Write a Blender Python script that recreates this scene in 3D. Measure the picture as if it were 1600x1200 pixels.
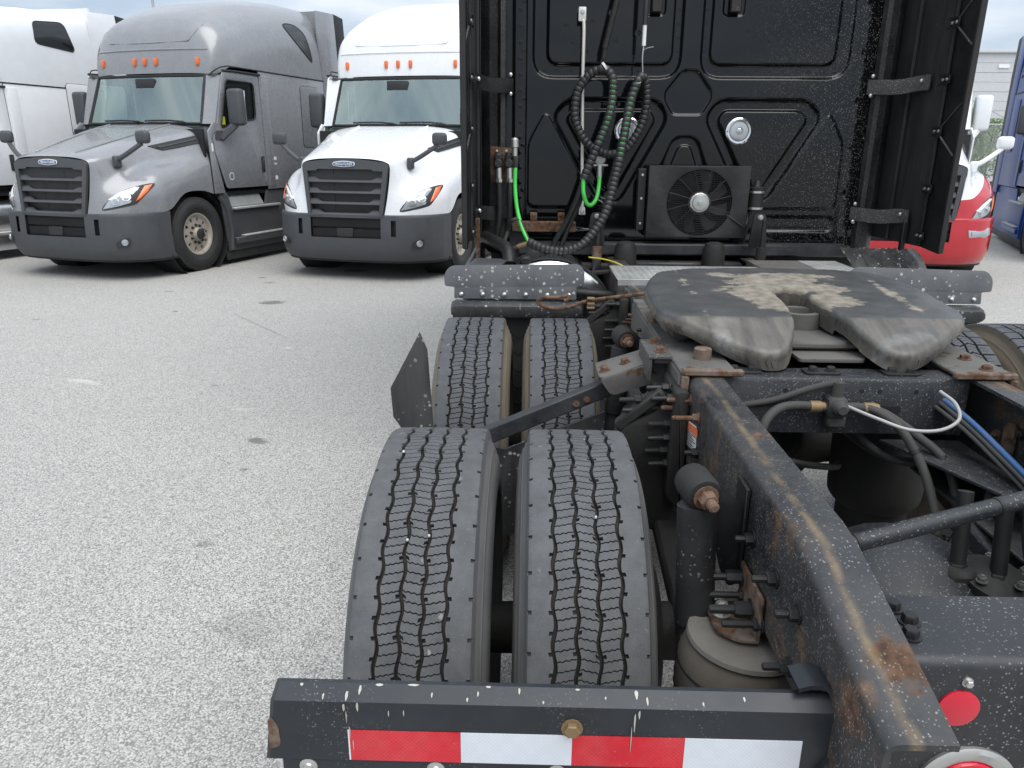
import bpy, bmesh, math, random
from math import sin, cos, pi, radians as R, sqrt, atan2
from mathutils import Vector, Matrix
from mathutils.bvhtree import BVHTree
random.seed(7)
sc = bpy.context.scene
for o in list(bpy.data.objects): bpy.data.objects.remove(o)

# ------------------------------------------------------------------ camera, sky, sun, exposure
cam_d = bpy.data.cameras.new('camera'); cam = bpy.data.objects.new('camera', cam_d)
sc.collection.objects.link(cam); sc.camera = cam
cam_d.sensor_width = 36.0; cam_d.lens = 26.13; cam_d.clip_start = 0.02; cam_d.clip_end = 2000
pit, yaw, rol = R(17.51), R(1.38), R(0.382)
fw = Vector((-sin(yaw)*cos(pit), cos(yaw)*cos(pit), -sin(pit)))
r0 = Vector((cos(yaw), sin(yaw), 0)); u0 = r0.cross(fw)
rr = r0*cos(rol)+u0*sin(rol); uu = u0*cos(rol)-r0*sin(rol)
mm = Matrix((rr, uu, -fw)).transposed().to_4x4(); mm.translation = (-0.873, 0, 1.683)
cam.matrix_world = mm

SUN_EL, SUN_AZ = R(62), R(150)      # azimuth clockwise from +Y
w = bpy.data.worlds.new('World'); sc.world = w; w.use_nodes = True
nt = w.node_tree; nt.nodes.clear()
n_out = nt.nodes.new('ShaderNodeOutputWorld'); n_bg = nt.nodes.new('ShaderNodeBackground')
n_bg.inputs['Strength'].default_value = 0.105
sky = nt.nodes.new('ShaderNodeTexSky'); sky.sky_type = 'NISHITA'; sky.sun_disc = False
sky.sun_elevation = SUN_EL; sky.sun_rotation = SUN_AZ; sky.air_density = 1.0; sky.dust_density = 1.5; sky.ozone_density = 1.0
tc = nt.nodes.new('ShaderNodeTexCoord')
mp = nt.nodes.new('ShaderNodeMapping'); mp.inputs['Scale'].default_value = (1.0, 1.0, 4.2)
cn = nt.nodes.new('ShaderNodeTexNoise'); cn.inputs['Scale'].default_value = 2.3; cn.inputs['Detail'].default_value = 7; cn.inputs['Roughness'].default_value = 0.55; cn.inputs['Distortion'].default_value = 0.4
cr = nt.nodes.new('ShaderNodeValToRGB'); cr.color_ramp.elements[0].position = 0.30; cr.color_ramp.elements[1].position = 0.62
cr.color_ramp.elements[0].color = (0.80, 0.80, 0.80, 1); cr.color_ramp.elements[1].color = (1, 1, 1, 1)
cn2 = nt.nodes.new('ShaderNodeTexNoise'); cn2.inputs['Scale'].default_value = 5.0; cn2.inputs['Detail'].default_value = 6
cr2 = nt.nodes.new('ShaderNodeValToRGB'); cr2.color_ramp.elements[0].position = 0.3; cr2.color_ramp.elements[1].position = 0.75
cr2.color_ramp.elements[0].color = (4.4, 5.4, 6.6, 1); cr2.color_ramp.elements[1].color = (8.9, 9.3, 9.8, 1)
mx = nt.nodes.new('ShaderNodeMix'); mx.data_type = 'RGBA'
L = nt.links.new
L(tc.outputs['Generated'], mp.inputs['Vector']); L(mp.outputs['Vector'], cn.inputs['Vector']); L(mp.outputs['Vector'], cn2.inputs['Vector'])
L(cn.outputs['Fac'], cr.inputs['Fac']); L(cn2.outputs['Fac'], cr2.inputs['Fac'])
L(cr.outputs['Color'], mx.inputs['Factor']); L(sky.outputs['Color'], mx.inputs['A']); L(cr2.outputs['Color'], mx.inputs['B'])
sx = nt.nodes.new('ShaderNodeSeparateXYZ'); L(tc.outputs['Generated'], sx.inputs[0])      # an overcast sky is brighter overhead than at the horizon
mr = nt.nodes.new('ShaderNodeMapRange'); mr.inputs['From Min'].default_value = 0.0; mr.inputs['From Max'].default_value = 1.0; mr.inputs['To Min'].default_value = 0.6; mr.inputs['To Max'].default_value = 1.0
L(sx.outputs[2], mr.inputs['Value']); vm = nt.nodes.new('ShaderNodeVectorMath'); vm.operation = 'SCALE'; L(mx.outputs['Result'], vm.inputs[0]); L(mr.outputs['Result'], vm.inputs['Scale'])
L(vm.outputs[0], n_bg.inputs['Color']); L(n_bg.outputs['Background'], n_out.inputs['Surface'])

sun_d = bpy.data.lights.new('sun', 'SUN'); sun = bpy.data.objects.new('sun', sun_d); sc.collection.objects.link(sun)
sun_d.energy = 1.5; sun_d.angle = R(55); sun_d.color = (1.0, 0.965, 0.91)
sd = Vector((sin(SUN_AZ)*cos(SUN_EL), cos(SUN_AZ)*cos(SUN_EL), sin(SUN_EL)))
sun.rotation_euler = sd.to_track_quat('Z', 'Y').to_euler()

sc.view_settings.view_transform = 'Standard'; sc.view_settings.look = 'None'
sc.view_settings.exposure = 0.85; sc.view_settings.gamma = 1.0; sc.view_settings.use_curve_mapping = False
sc.render.engine = 'CYCLES'; sc.cycles.use_denoising = True; sc.cycles.max_bounces = 6
sc.cycles.sample_clamp_indirect = 6.0

# ------------------------------------------------------------------ materials
def nd(t, k, **kw):
    n = t.nodes.new(k)
    for a, v in kw.items():
        if a.startswith('i_'): n.inputs[a[2:].replace('_', ' ')].default_value = v
        else: setattr(n, a, v)
    return n
def c4(c): return (c[0], c[1], c[2], 1)
def new_mat(name):
    m = bpy.data.materials.new(name); m.use_nodes = True; t = m.node_tree
    return m, t, t.nodes['Principled BSDF']
def ramp(t, src, p0, p1, inv=False):
    r = nd(t, 'ShaderNodeMapRange'); r.inputs['From Min'].default_value = p0; r.inputs['From Max'].default_value = p1
    if inv: r.inputs['To Min'].default_value = 1; r.inputs['To Max'].default_value = 0
    t.links.new(src, r.inputs['Value']); return r.outputs['Result']
def mixc(t, fac, a, b):
    m = nd(t, 'ShaderNodeMix', data_type='RGBA')
    if isinstance(fac, (int, float)): m.inputs['Factor'].default_value = fac
    else: t.links.new(fac, m.inputs['Factor'])
    for k, v in (('A', a), ('B', b)):
        if isinstance(v, tuple): m.inputs[k].default_value = c4(v)
        else: t.links.new(v, m.inputs[k])
    return m.outputs['Result']
def mul(t, a, b, op='MULTIPLY'):
    m = nd(t, 'ShaderNodeMath', operation=op)
    for i, v in enumerate((a, b)):
        if isinstance(v, (int, float)): m.inputs[i].default_value = v
        else: t.links.new(v, m.inputs[i])
    return m.outputs[0]
def noise(t, vec, scale, detail=4, rough=0.55):
    n = nd(t, 'ShaderNodeTexNoise'); n.inputs['Scale'].default_value = scale; n.inputs['Detail'].default_value = detail; n.inputs['Roughness'].default_value = rough
    t.links.new(vec, n.inputs['Vector']); return n.outputs['Fac']
def nd_pow(t, a, e): return mul(t, a, e, 'POWER')
def specks(t, vec, scale, size):          # small round splashes: distance to random cell centres, radius differs from cell to cell
    v = nd(t, 'ShaderNodeTexVoronoi'); v.inputs['Scale'].default_value = scale; t.links.new(vec, v.inputs['Vector'])
    s = nd(t, 'ShaderNodeSeparateColor'); t.links.new(v.outputs['Color'], s.inputs['Color'])
    rad = mul(t, nd_pow(t, s.outputs[0], 3.0), size)
    wob = mul(t, mul(t, noise(t, vec, scale*2.2, 3), 0.5, 'SUBTRACT'), 0.5)
    return ramp(t, mul(t, mul(t, v.outputs['Distance'], wob, 'ADD'), rad, 'SUBTRACT'), -0.06, 0.05, True)
MATS = {}
def paint(name, base, rough=0.4, metal=0.0, dust=0.0, dustc=(0.42, 0.41, 0.39), speck=0.0, speck_scale=60, rust=0.0, rust_scale=9, bump=0.0, bump_scale=60, var=0.12, coat=0.0, gradx=None, streak=1.0, spec=0.5, band=None, sstr=0.27):
    """painted or bare surface with dust film, splash specks and rust blotches"""
    m, t, b = new_mat(name); tcn = nd(t, 'ShaderNodeTexCoord'); vec = tcn.outputs['Object']
    lo = tuple(max(0, x*(1-var)) for x in base); hi = tuple(min(1, x*(1+var)) for x in base)
    col = mixc(t, ramp(t, noise(t, vec, 7, 5), 0.3, 0.7), lo, hi); rg = rough
    if streak != 1.0:
        mpn = nd(t, 'ShaderNodeMapping'); mpn.inputs['Scale'].default_value = (1, 1, streak); t.links.new(vec, mpn.inputs['Vector']); dvec = mpn.outputs['Vector']
    else: dvec = vec
    rsock = None
    if dust > 0:
        dm = mul(t, ramp(t, noise(t, dvec, 5.5, 8, 0.68), 0.5-0.35*dust, 0.86-0.25*dust), min(1, 0.35+dust*0.5))
        col = mixc(t, dm, col, dustc); rsock = dm
    if rust > 0:
        rm = ramp(t, noise(t, vec, rust_scale, 9, 0.66), 0.66-0.24*rust, 0.72-0.2*rust)
        rc = mixc(t, ramp(t, noise(t, vec, 40, 6), 0.35, 0.7), (0.040, 0.022, 0.014), (0.155, 0.080, 0.042))
        col = mixc(t, rm, col, rc); rsock = rm if rsock is None else mul(t, rsock, rm, 'MAXIMUM')
    if speck > 0:
        sm = mul(t, specks(t, vec, speck_scale*1.5, 0.46), ramp(t, noise(t, vec, 6, 4), 0.62-0.45*speck, 0.8-0.3*speck))
        sm = mul(t, sm, sstr)
        if gradx:
            sp = nd(t, 'ShaderNodeSeparateXYZ'); t.links.new(vec, sp.inputs[0])
            sm = mul(t, sm, ramp(t, sp.outputs[0], gradx[0], gradx[1]))
        col = mixc(t, sm, col, (0.62, 0.61, 0.58)); rsock = sm if rsock is None else mul(t, rsock, sm, 'MAXIMUM')
    if band:      # a trickle of tan dirt running along the flange
        sp = nd(t, 'ShaderNodeSeparateXYZ'); t.links.new(vec, sp.inputs[0])
        dx = mul(t, mul(t, mul(t, sp.outputs[0], 0, 'ADD'), 0, 'ADD'), 0, 'ADD'); ab = nd(t, 'ShaderNodeMath', operation='ABSOLUTE'); t.links.new(sp.outputs[0], ab.inputs[0])
        off = mul(t, mul(t, noise(t, vec, 3.0, 5), 0.5, 'SUBTRACT'), 0.05)
        d_ = nd(t, 'ShaderNodeMath', operation='ABSOLUTE'); t.links.new(mul(t, mul(t, ab.outputs[0], band, 'SUBTRACT'), off, 'ADD'), d_.inputs[0])
        bm_ = mul(t, ramp(t, d_.outputs[0], 0.002, 0.012, True), ramp(t, noise(t, vec, 13, 7, 0.65), 0.36, 0.58))
        bm_ = mul(t, bm_, ramp(t, sp.outputs[2], 0.97, 0.985)); col = mixc(t, mul(t, bm_, 0.7), col, (0.20, 0.145, 0.085))
        mpg = nd(t, 'ShaderNodeMapping'); mpg.inputs['Scale'].default_value = (1, 9, 1.6); t.links.new(vec, mpg.inputs['Vector'])
        gm = mul(t, ramp(t, noise(t, mpg.outputs['Vector'], 4.0, 8, 0.7), 0.52, 0.68), mul(t, ramp(t, ab.outputs[0], 0.424, 0.431), ramp(t, noise(t, vec, 3.2, 4), 0.42, 0.6)))
        col = mixc(t, mul(t, gm, 0.75), col, mixc(t, ramp(t, noise(t, vec, 50, 4), 0.35, 0.65), (0.06, 0.035, 0.02), (0.17, 0.125, 0.08)))
        eg = mul(t, mul(t, ramp(t, ab.outputs[0], 0.412, 0.426), ramp(t, noise(t, vec, 7, 8, 0.7), 0.56, 0.66)), 0.75)
        col = mixc(t, eg, col, mixc(t, ramp(t, noise(t, vec, 34, 5), 0.35, 0.65), (0.07, 0.034, 0.02), (0.22, 0.13, 0.07)))
    t.links.new(col, b.inputs['Base Color'])
    b.inputs['Metallic'].default_value = metal
    b.inputs['Specular IOR Level'].default_value = spec
    b.inputs['Coat Weight'].default_value = coat; b.inputs['Coat Roughness'].default_value = 0.06
    rn = nd(t, 'ShaderNodeMapRange'); t.links.new(noise(t, vec, 14, 5), rn.inputs['Value'])
    rn.inputs['To Min'].default_value = max(0.02, rough*0.8); rn.inputs['To Max'].default_value = min(1, rough*1.2)
    ro = rn.outputs['Result']
    if rsock is not None: ro = mul(t, ro, mul(t, rsock, 0.6), 'ADD')
    t.links.new(ro, b.inputs['Roughness'])
    if bump > 0:
        bn = nd(t, 'ShaderNodeBump'); bn.inputs['Strength'].default_value = bump; bn.inputs['Distance'].default_value = 0.004
        t.links.new(noise(t, vec, bump_scale, 6), bn.inputs['Height']); t.links.new(bn.outputs['Normal'], b.inputs['Normal'])
    MATS[name] = m; return m
paint('frame_black', (0.015, 0.016, 0.019), 0.42, dust=0.35, dustc=(0.085, 0.088, 0.094), speck=0.5, speck_scale=170, rust=0.16, rust_scale=6, bump=0.15)
paint('rail_black', (0.017, 0.018, 0.0215), 0.34, dust=0.5, dustc=(0.092, 0.089, 0.084), speck=0.8, speck_scale=150, rust=0.42, rust_scale=5.5, bump=0.25, band=0.393)
paint('beam_black', (0.013, 0.0155, 0.020), 0.36, dust=0.12, dustc=(0.05, 0.055, 0.062), speck=0.25, speck_scale=190, bump=0.05)
paint('cross_black', (0.012, 0.0135, 0.017), 0.38, dust=0.35, dustc=(0.058, 0.058, 0.06), speck=0.9, speck_scale=160, bump=0.1)
paint('rusty', (0.13, 0.085, 0.06), 0.8, rust=0.95, rust_scale=14, bump=0.5, dust=0.3, dustc=(0.3, 0.27, 0.24))
paint('rusty_bolt', (0.15, 0.09, 0.06), 0.75, rust=0.85, rust_scale=30, bump=0.3)
paint('dusty_steel', (0.10, 0.097, 0.09), 0.6, metal=0.25, dust=0.6, dustc=(0.185, 0.175, 0.16), rust=0.3, rust_scale=12, bump=0.3)
paint('black_part', (0.0085, 0.0085, 0.0095), 0.5, dust=0.3, dustc=(0.038, 0.037, 0.035), speck=0.2, speck_scale=90, bump=0.2)
paint('grimy_black', (0.009, 0.0087, 0.0083), 0.62, dust=0.45, dustc=(0.042, 0.038, 0.033), bump=0.35)
paint('cab_black', (0.0035, 0.004, 0.005), 0.07, coat=0.2, spec=0.32, speck=1.0, speck_scale=150, sstr=0.5, gradx=(0.25, 1.0), var=0.1, bump=0.0)
paint('cab_black_dusty', (0.007, 0.007, 0.008), 0.42, sstr=0.45, speck=0.8, speck_scale=230, dust=0.3, dustc=(0.07, 0.07, 0.068))
paint('panel_black', (0.020, 0.020, 0.0215), 0.5, dust=0.4, dustc=(0.06, 0.06, 0.06), speck=0.25, speck_scale=230, streak=0.15)
paint('bracket_dusty', (0.035, 0.035, 0.033), 0.6, dust=0.6, dustc=(0.13, 0.125, 0.115), speck=0.9, speck_scale=120, sstr=0.5)
paint('flap_splashed', (0.075, 0.078, 0.086), 0.5, dust=0.35, dustc=(0.2, 0.2, 0.2), speck=0.7, speck_scale=38, bump=0.1, sstr=0.8)
paint('rubber_black', (0.010, 0.010, 0.0105), 0.55, dust=0.2, dustc=(0.04, 0.04, 0.039), bump=0.1)
paint('rubber_splashed', (0.017, 0.018, 0.020), 0.42, dust=0.4, dustc=(0.13, 0.127, 0.12), speck=0.45, speck_scale=45, streak=0.2, sstr=0.7)
paint('hose_grey', (0.036, 0.035, 0.034), 0.6, dust=0.5, dustc=(0.09, 0.085, 0.078), bump=0.2)
paint('coil_sleeve', (0.022, 0.023, 0.025), 0.4, dust=0.3, dustc=(0.06, 0.06, 0.062))
paint('hose_green', (0.08, 0.62, 0.10), 0.45, var=0.2)
paint('hose_white', (0.36, 0.36, 0.36), 0.45, dust=0.3)
paint('hose_blue', (0.035, 0.11, 0.27), 0.5, dust=0.3, dustc=(0.2, 0.2, 0.22))
paint('zinc', (0.55, 0.55, 0.53), 0.35, metal=0.9, dust=0.25)
paint('brass', (0.26, 0.175, 0.085), 0.55, metal=0.4, dust=0.35, dustc=(0.2, 0.17, 0.13))
paint('aluminium', (0.63, 0.63, 0.62), 0.38, metal=0.75, dust=0.3, dustc=(0.5, 0.49, 0.47))
paint('polished', (0.72, 0.72, 0.72), 0.16, metal=1.0, dust=0.15)
paint('satin_rod', (0.72, 0.70, 0.66), 0.4, metal=0.3)
paint('tape_red', (0.60, 0.008, 0.022), 0.4, var=0.12, dust=0.12, dustc=(0.5, 0.2, 0.2))
paint('tape_white', (0.62, 0.65, 0.70), 0.4, var=0.06, dust=0.2, dustc=(0.5, 0.5, 0.5))
paint('lens_red', (0.55, 0.008, 0.03), 0.2, coat=0.5)
paint('lens_amber', (0.80, 0.16, 0.03), 0.2, coat=0.5)
paint('lens_clear', (0.40, 0.42, 0.44), 0.12, metal=0.4, coat=0.6)
paint('splash', (0.40, 0.385, 0.34), 0.6)
paint('label_white', (0.75, 0.74, 0.72), 0.5, dust=0.2)
paint('label_orange', (0.80, 0.17, 0.05), 0.5, dust=0.2)
paint('ink', (0.03, 0.03, 0.03), 0.6)
paint('bag_rubber', (0.05, 0.043, 0.036), 0.7, dust=0.6, dustc=(0.13, 0.11, 0.085), bump=0.2)
paint('bag_plate', (0.095, 0.087, 0.076), 0.7, dust=0.6, dustc=(0.19, 0.172, 0.148), rust=0.25, rust_scale=16, bump=0.3)
paint('yellow_wire', (0.6, 0.5, 0.05), 0.5)
paint('coated_grease', (0.03, 0.027, 0.024), 0.5, dust=0.5, dustc=(0.12, 0.11, 0.095), bump=0.8, bump_scale=28)
# background trucks
paint('paint_grey', (0.255, 0.258, 0.272), 0.28, metal=0.2, coat=0.35, var=0.05, dust=0.0)
paint('paint_white', (0.78, 0.79, 0.81), 0.28, coat=0.6, var=0.02)
paint('paint_white_dull', (0.78, 0.79, 0.81), 0.4, coat=0.3, var=0.03)
paint('paint_red', (0.46, 0.010, 0.020), 0.22, coat=0.8, var=0.05)
paint('paint_blue', (0.010, 0.045, 0.21), 0.3, coat=0.0, spec=0.25, var=0.08)
paint('paint_black', (0.006, 0.0065, 0.008), 0.15, coat=0.7)
paint('plastic_dark', (0.058, 0.061, 0.067), 0.5, dust=0.3, dustc=(0.075, 0.075, 0.08), var=0.08)
paint('plastic_black', (0.020, 0.020, 0.022), 0.55, dust=0.15, dustc=(0.06, 0.06, 0.06))
paint('tread_step', (0.40, 0.41, 0.41), 0.5, metal=0.3, dust=0.3)
paint('chrome_dull', (0.6, 0.61, 0.62), 0.25, metal=0.95)
paint('alloy_dirty', (0.46, 0.42, 0.36), 0.5, metal=0.4, dust=0.5, dustc=(0.34, 0.30, 0.25))
paint('interior', (0.10, 0.11, 0.11), 0.7)
paint('curtain', (0.20, 0.22, 0.22), 0.8)
paint('badge_white', (0.8, 0.8, 0.8), 0.3)
paint('badge_blue', (0.05, 0.10, 0.22), 0.3)
paint('yellow_tag', (0.72, 0.75, 0.03), 0.5)
paint('seam_dark', (0.012, 0.012, 0.013), 0.6)
paint('wall_panel', (0.52, 0.53, 0.54), 0.6, var=0.06)
paint('galvanised', (0.42, 0.43, 0.44), 0.5, metal=0.5)
paint('leaf', (0.10, 0.17, 0.045), 0.6, var=0.4)
paint('bark', (0.12, 0.09, 0.06), 0.8)

def glass(name, tint, gloss=0.10, gcol=(1, 1, 1)):
    m, t, b = new_mat(name); t.nodes.remove(b); out = t.nodes['Material Output']
    tr = nd(t, 'ShaderNodeBsdfTransparent'); tr.inputs['Color'].default_value = c4(tint)
    gl = nd(t, 'ShaderNodeBsdfGlossy'); gl.inputs['Roughness'].default_value = 0.03; gl.inputs['Color'].default_value = c4(gcol)
    fr = nd(t, 'ShaderNodeLayerWeight'); fr.inputs['Blend'].default_value = 0.5
    f = mul(t, mul(t, mul(t, fr.outputs['Facing'], 5.0, 'POWER'), 0.9), 0.04+gloss, 'ADD'); ms = nd(t, 'ShaderNodeMixShader'); f = mul(t, f, 1.0, 'MINIMUM')
    t.links.new(f, ms.inputs[0]); t.links.new(tr.outputs[0], ms.inputs[1]); t.links.new(gl.outputs[0], ms.inputs[2]); t.links.new(ms.outputs[0], out.inputs['Surface'])
    MATS[name] = m
glass('windshield_glass', (0.72, 0.88, 0.84), 0.24, (0.86, 1.0, 0.97)); glass('dark_glass', (0.42, 0.50, 0.48), 0.0)

for nm_, k_ in (('tape_red', (0.42, 0.004, 0.012)), ('tape_white', (0.50, 0.53, 0.58))):
    m_ = MATS[nm_]; t_ = m_.node_tree; b_ = t_.nodes['Principled BSDF']; src = b_.inputs['Base Color'].links[0].from_socket
    tc_ = nd(t_, 'ShaderNodeTexCoord'); mp_ = nd(t_, 'ShaderNodeMapping'); mp_.inputs['Rotation'].default_value = (0, 0.0, 0); t_.links.new(tc_.outputs['Object'], mp_.inputs['Vector'])
    ck = nd(t_, 'ShaderNodeTexChecker'); ck.inputs['Scale'].default_value = 300; t_.links.new(mp_.outputs['Vector'], ck.inputs['Vector'])
    ck2 = nd(t_, 'ShaderNodeTexChecker'); ck2.inputs['Scale'].default_value = 55; t_.links.new(mp_.outputs['Vector'], ck2.inputs['Vector'])
    f_ = mul(t_, mul(t_, ck.outputs['Fac'], 0.35), mul(t_, ck2.outputs['Fac'], 0.10), 'ADD')
    sc2 = ramp(t_, noise(t_, tc_.outputs['Object'], 130, 6, 0.7), 0.62, 0.70)
    t_.links.new(mixc(t_, mul(t_, sc2, 0.4), mixc(t_, f_, src, k_), (0.45, 0.42, 0.40)), b_.inputs['Base Color'])

def tyre_mat(name, base, dirt, side):
    m, t, b = new_mat(name); tcn = nd(t, 'ShaderNodeTexCoord'); vec = tcn.outputs['Object']
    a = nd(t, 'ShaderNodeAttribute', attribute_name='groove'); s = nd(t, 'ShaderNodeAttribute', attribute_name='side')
    n1 = noise(t, vec, 22, 8, 0.65)
    col = mixc(t, ramp(t, n1, 0.3, 0.7), tuple(x*0.78 for x in base), tuple(x*1.18 for x in base))
    sm = ramp(t, noise(t, vec, 260, 2), 0.68, 0.74); col = mixc(t, mul(t, sm, 0.35), col, (0.3, 0.29, 0.27))
    sm2 = specks(t, vec, 55, 0.5); col = mixc(t, mul(t, sm2, mul(t, ramp(t, noise(t, vec, 12, 3), 0.62, 0.7), 0.6)), col, (0.38, 0.37, 0.35))
    mv = nd(t, 'ShaderNodeMapping'); mv.inputs['Scale'].default_value = (60, 3, 3); t.links.new(vec, mv.inputs['Vector'])
    streak = ramp(t, noise(t, mv.outputs['Vector'], 1.5, 5, 0.7), 0.35, 0.65)
    sc_ = mixc(t, streak, tuple(x*0.65 for x in side), side)
    col = mixc(t, mul(t, s.outputs['Fac'], 0.85), col, sc_)
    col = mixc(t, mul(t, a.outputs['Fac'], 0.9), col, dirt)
    t.links.new(col, b.inputs['Base Color']); b.inputs['Roughness'].default_value = 0.72; b.inputs['Specular IOR Level'].default_value = 0.4
    bn = nd(t, 'ShaderNodeBump'); bn.inputs['Strength'].default_value = 0.35; bn.inputs['Distance'].default_value = 0.0015
    t.links.new(noise(t, vec, 180, 5), bn.inputs['Height']); t.links.new(bn.outputs['Normal'], b.inputs['Normal'])
    MATS[name] = m
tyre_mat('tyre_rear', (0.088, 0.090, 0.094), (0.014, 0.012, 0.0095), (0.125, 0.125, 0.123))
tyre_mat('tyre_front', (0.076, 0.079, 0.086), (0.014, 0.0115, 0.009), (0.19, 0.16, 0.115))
tyre_mat('tyre_plain', (0.030, 0.030, 0.031), (0.012, 0.012, 0.012), (0.032, 0.032, 0.032))

def fifth_mat():
    m, t, b = new_mat('fifth_wheel_steel'); tcn = nd(t, 'ShaderNodeTexCoord'); vec = tcn.outputs['Object']
    base = mixc(t, ramp(t, noise(t, vec, 9, 6), 0.3, 0.7), (0.056, 0.057, 0.058), (0.092, 0.092, 0.092))
    g = nd(t, 'ShaderNodeAttribute', attribute_name='grease')
    mvn = nd(t, 'ShaderNodeMapping'); mvn.inputs['Scale'].default_value = (1.0, 1.6, 1.0); t.links.new(vec, mvn.inputs['Vector'])
    nn = noise(t, mvn.outputs['Vector'], 5.5, 10, 0.70)
    f = ramp(t, mul(t, nn, mul(t, g.outputs['Fac'], 0.45), 'ADD'), 0.72, 0.76)
    gcol = mixc(t, ramp(t, noise(t, vec, 30, 6), 0.3, 0.7), (0.135, 0.117, 0.094), (0.30, 0.265, 0.215))
    rmp = nd(t, 'ShaderNodeAttribute', attribute_name='ramp')
    mv2 = nd(t, 'ShaderNodeMapping'); mv2.inputs['Scale'].default_value = (16, 1.5, 3); t.links.new(vec, mv2.inputs['Vector'])
    rcol = mixc(t, ramp(t, noise(t, mv2.outputs['Vector'], 1.3, 6, 0.6), 0.38, 0.66), (0.075, 0.069, 0.062), (0.165, 0.148, 0.127))
    rcol = mixc(t, ramp(t, noise(t, vec, 5, 5), 0.6, 0.72), rcol, (0.21, 0.205, 0.20))
    col = mixc(t, mul(t, rmp.outputs['Fac'], ramp(t, noise(t, vec, 8, 5), 0.25, 0.4)), mixc(t, f, base, gcol), rcol)
    t.links.new(col, b.inputs['Base Color'])
    ro = mixc(t, f, (0.42, 0.42, 0.42), (0.75, 0.75, 0.75)); t.links.new(ro, b.inputs['Roughness']); b.inputs['Metallic'].default_value = 0.15
    bn = nd(t, 'ShaderNodeBump'); bn.inputs['Strength'].default_value = 0.5; bn.inputs['Distance'].default_value = 0.006
    h = mul(t, noise(t, vec, 24, 8, 0.7), mul(t, f, 0.8), 'ADD'); t.links.new(h, bn.inputs['Height']); t.links.new(bn.outputs['Normal'], b.inputs['Normal'])
    MATS['fifth_wheel_steel'] = m
fifth_mat()

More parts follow.
